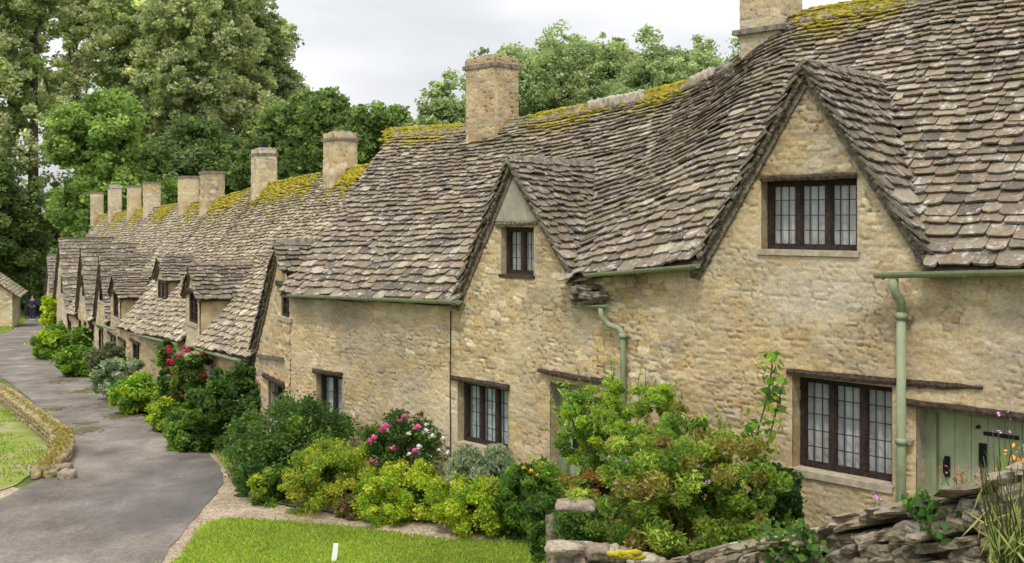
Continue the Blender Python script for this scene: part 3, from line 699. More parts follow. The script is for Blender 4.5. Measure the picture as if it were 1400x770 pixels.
def gable_roof(fr, parent, gb, rf, nf=-.10, nb=None, seed=0, vsides=(0, 1), expo=(.16, .10), wid=(.14, .32), matl='slate_d', ext=.14, verge=True, clipfn=None, thick=.022):
    """slopes of a gable from its front verge back into the main roof"""
    nb = nb if nb is not None else rf.nr; VV = []; FF = []; k = 0; UV = []; UF = []; uk = 0
    for side, (sf, zf) in enumerate(((gb.sl, gb.zl), (gb.sr, gb.zr))):
        dx = sf - gb.s0; dz = zf - gb.za; ex_ = ext / math.hypot(dx, dz); sf2 = sf + dx * ex_; zf2 = zf + dz * ex_
        L0 = math.hypot(sf2 - gb.s0, zf2 - gb.za)
        def fn(a, b, sf2=sf2, zf2=zf2):
            a = np.asarray(a, float); sag = .03 * (fbm(a * 1.5, b * 2, seed + 3) - .5) * 2
            return sf2 + (gb.s0 - sf2) * b + 0 * a, a + 0 * b, zf2 + (gb.za - zf2) * b + sag
        def keep(s, n, z):
            q = (z > rf.z(s, n) - .06)
            if clipfn: q &= clipfn(s, n, z)
            return q
        V, Fc = slates(fr, fn, nf + gb.n0, nb, L0, expo, wid, keep, seed=seed + side, thick=thick)
        VV.append(V); FF += [tuple(i + k for i in f) for f in Fc]; k += len(V)
        V, Fc = under(fr, fn, nf + gb.n0 + .02, nb, keep, 40, 16); UV.append(V); UF += [tuple(i + uk for i in f) for f in Fc]; uk += len(V)
    o = mesh_obj('roof', np.concatenate(VV), FF, M[matl], parent); o['label'] = 'gable roof of overlapping stone slates'
    mesh_obj('roof_light_block', np.concatenate(UV), UF, M['under'], o)
    # ridge line of the gable
    b = MB(); n = gb.n0 + nf + .01; r = np.random.default_rng(seed)
    while n < nb:
        l = r.uniform(.25, .4)
        if rf.z(gb.s0, n + l / 2) > gb.za: break
        b.add([fr.W(gb.s0 - .09, n, gb.za - .07), fr.W(gb.s0, n, gb.za + .075), fr.W(gb.s0 + .09, n, gb.za - .07), fr.W(gb.s0 - .09, n + l, gb.za - .06), fr.W(gb.s0, n + l, gb.za + .085), fr.W(gb.s0 + .09, n + l, gb.za - .06)],
              [(0, 3, 4, 1), (1, 4, 5, 2), (0, 1, 2), (3, 5, 4)]); n += l - .01
    b.build('ridge_stones', M['cap'], o)
    if verge:
        for vi in vsides:
            b = MB(); (sf, zf) = ((gb.sl, gb.zl), (gb.sr, gb.zr))[vi]
            dx = sf - gb.s0; dz = zf - gb.za; ln = math.hypot(dx, dz); ux, uz = dx / ln, dz / ln; nx, nz = -uz * (1 if dx > 0 else -1), ux * (1 if dx > 0 else -1)
            nx, nz = (abs(nz) * 0, 0) if False else (nx, nz)
            if nz < 0: nx, nz = -nx, -nz
            a0, a1 = 0, ln + ext * .8; t = .10
            p = [(gb.s0 + ux * q - nx * w_, gb.za + uz * q - nz * w_) for q, w_ in ((a0, .012), (a1, .012), (a1, t), (a0 + .06, t))]
            b.box([fr.W(*x) for x in [(p[3][0], gb.n0 + nf + .055, p[3][1]), (p[2][0], gb.n0 + nf + .055, p[2][1]), (p[2][0], gb.n0 + .05, p[2][1]), (p[3][0], gb.n0 + .05, p[3][1]), (p[0][0], gb.n0 + nf + .055, p[0][1]), (p[1][0], gb.n0 + nf + .055, p[1][1]), (p[1][0], gb.n0 + .05, p[1][1]), (p[0][0], gb.n0 + .05, p[0][1])]])
            st_ = .05 if fr is FA else .11; ah = np.array([fr.w[0], fr.w[1], 0]); nv_ = np.array([fr.nn[0], fr.nn[1], 0]); tx = ah * ux + np.array([0, 0, uz]); tn = ah * nx + np.array([0, 0, nz])
            for q in np.arange(.02, a1, st_ * .8):
                lw2 = .012 + .018 * rng.random(); c_ = (gb.s0 + ux * q - nx * lw2, gb.za + uz * q - nz * lw2)
                b.stone(fr.W(c_[0], gb.n0 + nf + .04 + .012 * rng.normal(), c_[1]), (st_ * rng.uniform(.9, 2.0), .05, .030 + .03 * rng.random()), [tx, nv_, tn], jit=.15)
            b.build('verge_board', M['verge'], o)
    return o
def shell(fr, parent, s0, s1, z0, rf, name='rear_wall'):
    """the walls one does not see in the photograph: back and ends"""
    nb = 2 * rf.nr - rf.ne - .15; b = MB(); ze0, ze1 = float(rf.ez_(s0)), float(rf.ez_(s1))
    b.add([fr.W(s0, nb, z0), fr.W(s1, nb, z0), fr.W(s1, nb, ze1), fr.W(s0, nb, ze0)], [(0, 1, 2, 3)])
    for s in (s0, s1):
        b.add([fr.W(s, .02, z0), fr.W(s, nb, z0), fr.W(s, nb, float(rf.ez_(s)) - .02), fr.W(s, rf.nr, float(rf.rz_(s)) - .12), fr.W(s, .02, float(rf.z(s, 0)) - .12)], [(0, 1, 2, 3, 4)])
    return b.build(name, M['ashlar'], parent)
def main_roof(fr, parent, rf, s0, s1, gables, seed, expo=(.160, .064), wid=(.11, .29), matl='slate', clip=None, back=True, thick=.019, mossf=None):
    def keep(s, n, z):
        q = np.ones(np.shape(s), bool)
        for gb in gables:
            q &= ~((gb.z(s) > z + .10) & (n < rf.nr) & (n >= gb.n0 - (.3 if gb.n0 == 0 else .0)) & (n > -9))
        if clip: q &= clip(s, n, z)
        return q
    sm = (s0 + s1) / 2; L0 = math.hypot(rf.nr - rf.ne, float(rf.rz_(sm) - rf.ez_(sm)))
    V, Fc = slates(fr, rf.fn, s0, s1, L0, expo, wid, keep, seed=seed, thick=thick, mossf=mossf)
    o = mesh_obj('roof', V, Fc, M[matl], parent, col=LASTM)
    V, Fc = under(fr, rf.fn, s0, s1, keep, max(10, int((s1 - s0) / .06)), 40); mesh_obj('roof_light_block', V, Fc, M['under'], o)
    if back:
        V, Fc = slates(fr, rf.back, s0, s1, L0, (.3, .2), (.3, .5), seed=seed + 1); k = len(V); V2, F2 = under(fr, rf.back, s0, s1, None, 20, 10)
        bo = mesh_obj('rear_roof', np.concatenate([V, V2]), Fc + [tuple(i + k for i in f) for f in F2], M[matl], parent)
    return o

# ================================================================== the near cottages (frame A)
def a_(u, v, n=0): return FA.pix(u, v, n)
def b_(u, v, n=0): return FB.pix(u, v, n)
RA = Roof(FA, -.16, 2.4, [(-6, -.33), (-1.5, -.38), (1.5, -.43), (2.9, -.62), (3.6, -.8), (4.9, -.98), (9, -1.12)],
          [(-6, 2.42), (.4, 2.36), (1.65, 2.34), (2.05, 2.22), (2.6, 1.86), (3.13, 1.70), (4.05, 1.58), (6.26, 1.41), (7.3, 1.385), (9.2, 1.43)], (2.75, 8.6, 0, .5))
G1 = Gable(*a_(1105, 92), *a_(955, 362), *a_(1278, 356))
G2 = Gable(*a_(703, 222), *a_(627, 408), *a_(799, 392))
def ztopA(s):
    return np.maximum(np.maximum(RA.ez_(s) + .02, np.where((s > G1.sr) & (s < G1.sl), G1.z(s), -99)), np.where((s > G2.sr) & (s < G2.sl), G2.z(s), -99)) - .03 + 0 * s
SPLIT = 2.80
# openings, measured from the photograph
def opn(fr, u0, u1, vt0, vb0, vt1, vb1, n):
    """an opening from its picture corners: far jamb where the frame is seen, near jamb where the wall's edge is seen"""
    sl_, zt0 = fr.pix(u0, vt0, n); _, zb0 = fr.pix(u0, vb0, n); sr_, zt1 = fr.pix(u1, vt1, n); _, zb1 = fr.pix(u1, vb1, n)
    return fr.pix(u1, 0, 0)[0], sl_, (zb0 + zb1) / 2, (zt0 + zt1) / 2
W1 = opn(FA, 1093, 1220, 513, 637, 525, 661, .13)      # ground floor, three lights
W2 = opn(FA, 1050, 1172, 247, 341, 243, 346, .12)     # in the big gable
W3 = opn(FA, 634, 695, 520, 603, 528, 616, .10)       # ground floor, second cottage
W4 = opn(FA, 692, 730, 312, 376, 309, 377, .08)       # in the small gable
W5 = opn(FA, 439, 468, 510, 578, 512, 585, .08)       # near the corner
D1 = opn(FA, 1266, 1440, 552, 840, 575, 900, .2)      # sage door
D1 = (a_(1440, 575, .2)[0], D1[1], -3.45, D1[3])
D2 = opn(FA, 768, 818, 520, 760, 524, 760, .2); D2 = (D2[0], D2[1], -3.45, D2[3])

def cottageA(s0, s1, label, seed, gab, opens, extra=None):
    t = thing('stone_cottage', FA.W((s0 + s1) / 2, 1.5, -3.5), label, 'cottage', 'cottages of the stone terrace')
    wall(FA, t, s0, s1, -3.7, ztopA, opens, seed=seed, extra=extra)
    return t
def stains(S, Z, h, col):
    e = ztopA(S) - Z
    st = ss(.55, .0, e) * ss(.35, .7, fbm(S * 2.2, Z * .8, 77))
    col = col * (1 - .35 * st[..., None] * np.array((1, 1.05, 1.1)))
    # pale patch under the gable window where limewash hangs on
    s_, z_ = a_(1110, 405); dd = np.hypot((S - s_) / .75, (Z - z_) / .32); p = ss(1.1, .3, dd + .5 * (fbm(S * 4, Z * 4, 5) - .5))[..., None]
    col = col * (1 - .42 * p) + np.array((.52, .50, .45)) * .42 * p
    return h * (1 - .3 * p[..., 0]), col
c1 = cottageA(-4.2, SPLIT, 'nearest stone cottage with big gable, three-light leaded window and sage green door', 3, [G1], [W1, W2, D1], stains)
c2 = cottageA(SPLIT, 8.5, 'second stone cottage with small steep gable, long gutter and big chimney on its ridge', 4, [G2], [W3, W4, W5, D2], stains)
def sA(u): return FA.pix(u, 0, 2.4)[0]
def sB(u): return FB.pix(u, 0, 2.8)[0]
def mossf(rng_, fu, reach):
    def f(s, b):
        m = 0 * s
        for (u0, u1, k) in rng_:
            a, e = fu(u0), fu(u1); inn = ss(a - .15, a + .15, s) * ss(e + .15, e - .15, s)
            m = np.maximum(m, k * inn * ss(1 - reach * (.4 + 1.2 * vnoise(s * 3.1, s * 0, 4)), 1.0, b))
        return m
    return f
MA = mossf([(1245, 1110, 1.3), (955, 885, 1.5), (835, 735, 1.4), (700, 640, .5), (635, 525, 1.8)], sA, .14)
main_roof(FA, c1, RA, -4.3, SPLIT + .02, [G1, G2], 21, mossf=MA)
main_roof(FA, c2, RA, SPLIT + .02, 8.56, [G1, G2], 22, mossf=MA)
shell(FA, c1, -4.2, SPLIT - .05, -3.6, RA); shell(FA, c2, SPLIT + .05, 8.48, -3.6, RA)
gable_roof(FA, c1, G1, RA, seed=31, wid=(.12, .32), expo=(.16, .09), matl='slate_d')
gable_roof(FA, c2, G2, RA, seed=35, wid=(.10, .27), expo=(.135, .08), matl='slate_d')
ridge_caps(FA, c1, RA, -4.2, SPLIT, 3); ridge_caps(FA, c2, RA, SPLIT, 9.0, 4)
def sA(u): return FA.pix(u, 0, 2.4)[0]
moss(FA, c1, [(sA(1245), sA(1115), RA, 1), (sA(1115), sA(1090), RA, .1)], 700, 1, size=(.014, .038), spread=(.07, .1))
moss(FA, c2, [(sA(955), sA(885), RA, .8), (sA(835), sA(735), RA, .8), (sA(630), sA(530), RA, 1.4), (sA(885), sA(835), RA, .1), (sA(735), sA(640), RA, .15)], 600, 2, size=(.014, .040), spread=(.07, .1))
# bare mortar on the ridge
PMM = mat('pale_mortar', rough=1, build=m_two((.30, .26, .20), (.50, .45, .37), 12))
for (u0, u1) in ((880, 832), (975, 950), (828, 812)):
    b = MB()
    s0_, s1_ = sA(u0), sA(u1)
    for s in np.arange(s0_, s1_, .05):
        e = .055; b.stone(FA.W(s, 2.4 - .06, float(RA.rz_(s)) + .02), (.09, .16, .14), jit=.25)
    b.build('ridge_mortar', PMM, c2, True)
chimney(FA, c1, sA(1048), 2.50, .54, .50, 1.9, 3.2, seed=5, capstyle='flat', tint=(1.02, 1.04, 1.08), course=.17, label='tall chimney of squared pale blocks cut off by the top of the picture')
b = MB(); b.fbox(FA, sA(1048) - .33, sA(1048) + .33, 2.17, 2.82, 2.20, 2.26); b.build('chimney_ledge', M['cap'], c1)
chimney(FA, c2, FA.pix(673, 0, 2.38)[0], 2.38, .62, .50, 1.0, 2.40, seed=6, capstyle='slab', tint=(.98, .95, .90), course=.13, label='big weathered chimney with moulded cap')
# ---- windows
s0, s1, z0, z1 = W1
w1 = window(FA, c1, s0 + .005, s1 - .005, z0 + .005, z1 - .005, .13, 3, 3, 5, .045, label='wide ground-floor window of three leaded lights')
sill(FA, w1, s0 - .02, s1 + .03, z0 + .012, -.045, .2, .06)
lt = [a_(1078, 503), a_(1200, 515), a_(1290, 522), a_(1345, 528)]; lb = [a_(1078, 512), a_(1200, 524), a_(1290, 532), a_(1345, 531)]
beam(FA, c1, [(p[0], q[1], p[1]) for p, q in zip(lt, lb)], -.035, .24, seed=1)
lt = [a_(1240, 545), a_(1330, 555), a_(1440, 570)]; lb = [a_(1240, 553), a_(1330, 565), a_(1440, 581)]
beam(FA, c1, [(p[0], q[1], p[1]) for p, q in zip(lt, lb)], -.07, .24, seed=2)
s0, s1, z0, z1 = W2
w2 = window(FA, c1, s0 + .005, s1 - .005, z0 + .005, z1 - .005, .10, 3, 3, 4, .045, label='gable window of three leaded lights with net curtains')
sill(FA, w2, s0 - .03, s1 + .03, z0 + .012, -.04, .12, .05)
lt = [a_(1042, 241), a_(1172, 236)]; lb = [a_(1042, 248), a_(1172, 244)]
beam(FA, w2, [(p[0], q[1], p[1]) for p, q in zip(lt, lb)], -.035, .2, seed=3)
s0, s1, z0, z1 = W3
w3 = window(FA, c2, s0 + .005, s1 - .005, z0 + .005, z1 - .005, .10, 3, 3, 4, .040, curtain='curtain_b', label='ground-floor leaded window with blue striped curtain')
sill(FA, w3, s0 - .03, s1 + .03, z0 + .012, -.03, .16, .05)
lt = [a_(620, 513), a_(698, 526)]; lb = [a_(620, 519), a_(698, 533)]
beam(FA, w3, [(p[0], q[1], p[1]) for p, q in zip(lt, lb)], -.05, .2, seed=4)
s0, s1, z0, z1 = W4
w4 = window(FA, c2, s0 + .005, s1 - .005, z0 + .005, z1 - .005, .08, 2, 2, 3, .04, label='small dark casement in the steep gable')
sill(FA, w4, s0 - .02, s1 + .02, z0 + .01, -.03, .1, .035, 'lintel')
lt = [a_(680, 304), a_(737, 301)]; lb = [a_(680, 310), a_(737, 307)]
beam(FA, w4, [(p[0], q[1], p[1]) for p, q in zip(lt, lb)], -.04, .2, seed=5, matl='verge')
s0, s1, z0, z1 = W5
w5 = window(FA, c2, s0 + .005, s1 - .005, z0 + .005, z1 - .005, .08, 2, 1, 3, .04, curtain='curtain_b', label='small ground-floor casement near the far corner')
lt = [a_(431, 504), a_(470, 509)]; lb = [a_(431, 510), a_(470, 514)]
beam(FA, w5, [(p[0], q[1], p[1]) for p, q in zip(lt, lb)], -.05, .2, seed=6)
# plaster triangle in the head of the small gable
gz = G2.za; b = MB(); zb = a_(703, 305)[1]
b.add([FA.W(G2.s0 - .03, -.034, gz - .12), FA.W(G2.s0 + .33, -.034, zb + .02), FA.W(G2.s0 - .40, -.034, zb + .02), FA.W(G2.s0 - .03, .02, gz - .12), FA.W(G2.s0 + .33, .02, zb + .02), FA.W(G2.s0 - .40, .02, zb + .02)], [(0, 1, 2), (0, 3, 4, 1), (1, 4, 5, 2), (2, 5, 3, 0)])
b.build('gable_plaster', mat('grey_render', rough=1, build=m_two((.27, .24, .19), (.38, .35, .28), 8)), c2)
# ---- doors
def door(fr, parent, op, n=.2, label='', near=True):
    s0, s1, z0, z1 = op; fw = .10
    f = MB(); f.fbox(fr, s1 - fw, s1, n - .04, n + .08, z0, z1); f.fbox(fr, s0, s0 + fw, n - .04, n + .08, z0, z1); f.fbox(fr, s0 + fw, s1 - fw, n - .035, n + .08, z1 - .05, z1)
    fo = f.build('door_frame', M['sage'], parent)
    d = MB(); a = s0 + fw; e = s1 - fw; k = 6; wd_ = (e - a) / k
    for i in range(k): d.fbox(fr, a + i * wd_ + .002, a + (i + 1) * wd_ - .002, n + .02, n + .06, z0, z1 - .052)
    d.fbox(fr, a, e, n + .045, n + .07, z0, z1 - .052)
    do = d.build('door', M['door'], parent); do['label'] = label
    return do
do1 = door(FA, c1, D1, .2, 'sage green plank door under an oak lintel')
b = MB(); p = a_(1338, 606, .2); q = a_(1348, 640, .2); b.fbox(FA, q[0], p[0], .2, .22, q[1], p[1]); b.build('door_light', M['dark'], do1)
b = MB(); p = a_(1344, 595, .2); q = a_(1392, 602, .2); b.fbox(FA, q[0], p[0], .205, .222, q[1], q[1] + .03); b.build('hinge', M['iron'], do1)
b = MB(); p = a_(1293, 624, .2); q = a_(1296, 652, .2); b.fbox(FA, q[0] - .012, p[0] + .012, .2, .222, q[1], p[1]); b.tube([FA.W(p[0], .2, p[1]), FA.W(p[0], .16, p[1] - .04), FA.W(p[0], .16, q[1] + .04), FA.W(p[0], .2, q[1])], .009, 6); b.build('handle', M['iron'], do1)
b = MB(); p = a_(1337, 584, .2); b.tube([FA.W(p[0], .22, p[1]), FA.W(p[0], .19, p[1])], .016, 10); b.build('bell_push', M['iron'], do1)
do2 = door(FA, c2, D2, .2, 'pale green door half hidden by the feathery shrub')
b = MB(); b.fbox(FA, D2[0] + .15, D2[1] - .16, .2, .222, D2[3] - .75, D2[3] - .12); b.build('door_light', M['dark'], do2)
lt = [a_(741, 503), a_(790, 512), a_(845, 520)]; lb = [a_(741, 508), a_(790, 519), a_(845, 526)]
beam(FA, c2, [(p[0], q[1], p[1]) for p, q in zip(lt, lb)], -.08, .24, seed=8)
# ---- gutters and downpipes
def gz(u, v, n): return FA.pix(u, v, n)
def gut(parent, u0, v0, u1, v1, n=-.20, **k):
    p = gz(u0, v0, n); q = gz(u1, v1, n); return gutter(FA, parent, p[0], p[1], q[0], q[1], n, **k)
gut(c1, 1197, 373, 1460, 367); gut(c1, 801, 374, 954, 361, n=-.19, r=.045)
gut(c2, 396, 402, 627, 411, n=-.20)
gut(c2, 783, 417, 832, 417, n=-.14, r=.035, sub=False)
p = gz(1222, 378, -.20)
b = MB(); s = p[0]; zt = p[1]; zb = -3.35
b.tube([FA.W(s, -.20, zt - .02), FA.W(s, -.20, zt - .10), FA.W(s - .012, -.17, zt - .16), FA.W(s - .02, -.10, zt - .22), FA.W(s - .02, -.10, zt - .32)], .038, 12)
b.tube([FA.W(s - .02, -.10, zt - .30), FA.W(s - .02, -.10, zb)], .038, 14)
for z in (zt - .31, zt - 1.35, zt - 2.2): b.tube([FA.W(s - .02, -.10, z), FA.W(s - .02, -.10, z - .05)], .048, 14)
o = b.build('downpipe', M['sage'], c1, True); o['label'] = 'sage green downpipe beside the ground-floor window'
for z in (zt - .36, zt - 1.40, zt - 2.25):
    b = MB(); b.fbox(FA, s - .09, s + .05, -.075, .0, z, z + .03); b.build('pipe_clip', M['sage'], o)
pts = [(822, 421, -.14), (822, 432, -.13), (832, 444, -.10), (846, 449, -.08), (852, 456, -.07), (852, 470, -.07), (852, 640, -.07)]
b = MB(); L_ = []
for (u, v, n) in pts: a, z = FA.pix(u, v, n); L_.append(FA.W(a, n, z))
L_[-1] = (L_[-2][0], L_[-2][1], L_[-1][2] - .6)
b.tube(L_, .033, 12); z = L_[4][2]; b.tube([L_[4], (L_[4][0], L_[4][1], z - .05)], .044, 12)
o = b.build('downpipe', M['sage'], c2, True); o['label'] = 'sage green swan-necked downpipe between the two near cottages'
# kneeler stones where the two roofs meet over the wall
b = MB(); p = a_(810, 400)
for i in range(9):
    b.stone(FA.W(p[0] + (rng.random() - .5) * .22, -.05 - rng.random() * .10, p[1] + .06 - i * .022), (.20 + .1 * rng.random(), .18, .06), jit=.2)
b.build('kneeler_stones', M['verge'], c2)
b = MB(); p = a_(619, 425); q = a_(619, 640); b.tube([FA.W(p[0], -.035, p[1]), FA.W(p[0] + .01, -.035, (p[1] + q[1]) / 2), FA.W(p[0], -.035, q[1])], .007, 6); b.build('cable', M['iron'], c2)

# ================================================================== the row down the lane (frame B)
RB = Roof(FB, -.14, 2.8, [(-3, -2.0), (0, -2.15), (1.9, -2.25), (5.54, -2.43), (15.9, -3.02), (28.3, -3.58), (37.4, -4.2), (45, -4.6)],
          [(-3, 1.02), (5.5, .95), (11, .80), (16.6, .50), (26.3, .37), (41.5, .10), (48, 0)], (30, 37.4, 0, 3.2))
def gr(q, dz=0): return float(g(15.05 + .87 * q)) - H + dz
p = b_(385, 334); f_ = b_(349, 487)
B0 = Gable(p[0], p[1], f_[0], f_[1], p[0] - (f_[0] - p[0]), f_[1])
def dorm(u0, u1, vap, veave, n0=0.0):
    """small dormer with upright cheeks; u0 left edge, u1 right edge of its face"""
    sl_, zl = FB.pix(u0, veave, n0); sr_, zr = FB.pix(u1, veave, n0); sm = (sl_ + sr_) / 2
    k = (u0 + u1) / 2; z = FB.pix(k, vap, n0)[1]; e = (zl + zr) / 2
    return Gable(sm, z, sl_, e, sr_, e, n0, True)
def tall(uap, vap, q0, q1, zf):
    s_, z_ = FB.pix(uap, vap); return Gable(s_, z_, s_ + q0, zf, s_ - q1, zf)
B1 = dorm(256, 275, 364, 403)
B2 = dorm(214, 228.5, 352, 380, .55)
B3 = dorm(153, 166, 375, 404)
B4 = tall(141, 350, 1.35, 1.35, -3.0)
B5 = tall(116, 336, 1.75, 1.75, -3.42)
B7 = tall(85, 327, 2.5, 2.5, -3.7)
B8 = tall(68.5, 350, 1.9, 1.9, -4.0)
ROW = [(-.13, 4.3, [B0], 'third cottage, its narrow gable tucked behind the taller roof in front'),
       (4.3, 12.2, [B1, B2], 'cottage with two small stone dormers above the climbing rose'),
       (12.2, 19.2, [B3, B4], 'cottage with one square dormer and a tall gable, halfway down the lane'),
       (19.2, 25.6, [B5], 'cottage with a pale narrow gable wall between grey slate slopes'),
       (25.6, 31.6, [B7], 'cottage with the tallest grey gable near the far end of the row'),
       (31.6, 37.4, [B8], 'last cottage at the far end of the row, draped in yellow-green creeper')]
ALLG = [B0, B1, B2, B3, B4, B5, B7, B8]
def in_front(s, n, z):                                # keep clear of the near cottage's wall
    V = FB.Wv(s, n, z); x = V[..., 0] - FA.o[0]; y = V[..., 1] - FA.o[1]
    an = x * FA.nn[0] + y * FA.nn[1]; as_ = x * FA.w[0] + y * FA.w[1]
    return (as_ > 8.62) | (an > .25)
def ztopB(s):
    z = RB.ez_(s) + .02
    for gb in ALLG:
        if gb.n0 == 0: z = np.maximum(z, np.where((s > gb.sr) & (s < gb.sl), gb.z(s), -99))
    return z - .03 + 0 * s
def bw(u0, u1, vt, vb, n=.02): return opn(FB, u0, u1, vt, vb, vt, vb, n)
WB = {0: [bw(386, 399, 392, 434), bw(368, 390, 522, 575)],
      1: [bw(259.5, 271, 399, 442), bw(241, 252, 494, 540)],
      2: [bw(155.5, 163, 400, 434), bw(182, 192, 469, 507), bw(166, 173, 466, 500), bw(151.5, 160, 459, 520), bw(136.5, 142, 384, 412), bw(136, 142, 449, 480)],
      3: [bw(112.5, 118, 378, 406), bw(108, 112, 438, 460), bw(115, 119, 440, 462), bw(125, 129.5, 442, 466)],
      4: [bw(92.5, 98, 438, 466), bw(83.5, 87, 380, 402)],
      5: [bw(68, 72.5, 384, 400), bw(76, 78.5, 432, 455), bw(66, 68.5, 430, 452)]}
cots = []
MBf = mossf([(505, 470, 1.5), (442, 362, 1.8), (346, 320, 1.2), (320, 294, 1.6), (270, 262, 1.2), (240, 218, 1.8), (200, 186, 1.5), (175, 161, 1.5), (148, 138, 1), (420, 240, .35)], sB, .20)
for i, (q0, q1, gbs, lab) in enumerate(ROW):
    t = thing('stone_cottage', FB.W((q0 + q1) / 2, 1.4, gr((q0 + q1) / 2)), lab, 'cottage', 'cottages of the stone terrace'); cots.append(t)
    res = .022 if i < 1 else (.03 if i < 3 else .045)
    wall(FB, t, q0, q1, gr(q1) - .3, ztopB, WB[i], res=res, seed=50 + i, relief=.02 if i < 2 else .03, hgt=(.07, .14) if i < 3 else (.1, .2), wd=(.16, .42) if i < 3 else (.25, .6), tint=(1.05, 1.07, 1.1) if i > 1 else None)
    ex = (.15, .07) if i < 2 else (.17, .10); wdt = (.11, .27) if i < 2 else (.18, .38)
    r0 = q0 if i else -2.5
    main_roof(FB, t, RB, r0, q1, ALLG, 60 + i, expo=ex, wid=wdt, matl='slate_b', clip=in_front, thick=.028, mossf=MBf)
    shell(FB, t, max(q0, .9) + .03, q1 - .03, gr(q1) - .2, RB)
    for gb in gbs:
        k = ALLG.index(gb)
        gable_roof(FB, t, gb, RB, nf=-.10 if i < 3 else -.12, seed=80 + k * 2, expo=(.14, .09) if i < 3 else (.22, .16), wid=(.16, .34) if i < 2 else (.25, .5), matl='slate_d', clipfn=in_front, ext=.10 if gb.cheek else .14, vsides=(0,) if gb is B0 else (0, 1))
        if gb.cheek:
            for s in (gb.sl - .02, gb.sr + .02):
                b = MB(); nb = gb.n0 + 1.6; b.add([FB.W(s, gb.n0, gb.zl - 1.6), FB.W(s, nb, gb.zl - .2), FB.W(s, nb, gb.zl + .05), FB.W(s, gb.n0, gb.zl + .05)], [(0, 1, 2, 3)])
                b.build('dormer_cheek', M['cheek'], t)
            if gb.n0 > 0:
                b = MB(); b.add([FB.W(gb.sl, gb.n0, gb.zl - 1.0), FB.W(gb.sr, gb.n0, gb.zl - 1.0), FB.W(gb.sr, gb.n0, gb.zr), FB.W(gb.s0, gb.n0, gb.za - .05), FB.W(gb.sl, gb.n0, gb.zl)], [(0, 1, 2, 3, 4)])
                b.build('dormer_face', M['cheek'], t)
    ridge_caps(FB, t, RB, max(q0, 1.5), q1 if i < 5 else 40.4, 90 + i)
    for (s0, s1, z0, z1) in WB[i]:
        wo_ = window(FB, t, s0 + .004, s1 - .004, z0, z1, .02, 2 if s1 - s0 > .5 else 1, 2, 3, .05, curtain=None, simple=True)
        b = MB(); b.add([FB.W(s0 + .02, .45, z0), FB.W(s1 - .02, .45, z0), FB.W(s1 - .02, .45, z1), FB.W(s0 + .02, .45, z1)], [(0, 1, 2, 3)]); b.build('blind', M['curtain_b'], wo_)
        sill(FB, wo_, s0 - .05, s1 + .05, z0 + .01, -.05, .1, .06)
        if i < 3: beam(FB, wo_, [(s0 - .08, z1 - .005, z1 + .07), (s1 + .1, z1, z1 + .075)], -.06, .1, seed=int(abs(s0) * 7))
# string ledge and a small vent on the third cottage
b = MB(); p = b_(356, 484); q = b_(401, 492); b.fbox(FB, max(q[0], .03), p[0], -.07, .0, q[1] - .05, q[1], p[1] - .05, p[1]); b.build('string_course', M['verge'], cots[0])
# window of the set-back dormer
s0, z0 = FB.pix(226.5, 411, .5); s1, z1 = FB.pix(216, 382, .5)
window(FB, cots[1], s0, s1, z0, z1, .50, 2, 2, 3, .05, curtain=None, simple=True)
# door of the third cottage side, gutters along the row
for i, (q0, q1) in enumerate(((2.0, 5.35), (6.9, 12.2), (14.9, 18.9))):
    k = (0, 1, 2)[i]; gutter(FB, cots[k], q0, float(RB.ez_(q0)) - .03, q1, float(RB.ez_(q1)) - .03, -.2, r=.05, sub=False)['label'] = 'dull gutter under the eaves'
def sB(u): return FB.pix(u, 0, 2.8)[0]
CH = [(465, .58, .50, 183, 'slab', 0), (361, .56, .48, 205, 'slab', 1), (290, .70, .55, 238, 'flat', 2), (257.5, .66, .50, 244, 'flat', 2), (207.5, .66, .5, 252, 'flat', 3), (183.5, .58, .45, 256, 'flat', 4), (157, .58, .5, 259, 'gabled', 4), (132.5, .72, .5, 265, 'flat', 5)]
CL = ['square chimney with moulded cap nearest the tall roof', 'square chimney with a small pot on its cap', 'broad stub chimney, right-hand of a close pair', 'broad stub chimney, left-hand of a close pair', 'plain chimney with flat cap', 'low dark-capped chimney', 'chimney with a pointed gabled cap', 'last chimney at the end of the ridge']
for i, (u, ws, wn_, vt, st, k) in enumerate(CH):
    s = FB.pix(u, 0, 2.75)[0]; z1 = FB.pix(u, vt, 2.75)[1]
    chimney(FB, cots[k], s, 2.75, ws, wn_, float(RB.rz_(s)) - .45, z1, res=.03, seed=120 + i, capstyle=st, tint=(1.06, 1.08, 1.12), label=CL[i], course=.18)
s = FB.pix(361, 0, 2.75)[0]; z = FB.pix(361, 205, 2.75)[1]; b = MB(); b.tube([FB.W(s, 2.75, z), FB.W(s, 2.75, z + .18)], .09, 10); b.build('chimney_pot', M['iron'], cots[1])
MR = [(0, (502, 478, 1.2)), (1, (440, 363, 2.0)), (2, (345, 296, 1.2)), (3, (285, 262, .5)), (3, (240, 221, 1.2)), (4, (200, 186, .8)), (4, (175, 160, .7)), (5, (146, 138, .4))]
for i, (k, (u0, u1, dn)) in enumerate(MR):
    moss(FB, cots[k], [(sB(u0), sB(u1), RB, dn)], 420, 40 + i, spread=(.17, .1), size=(.018, .055))

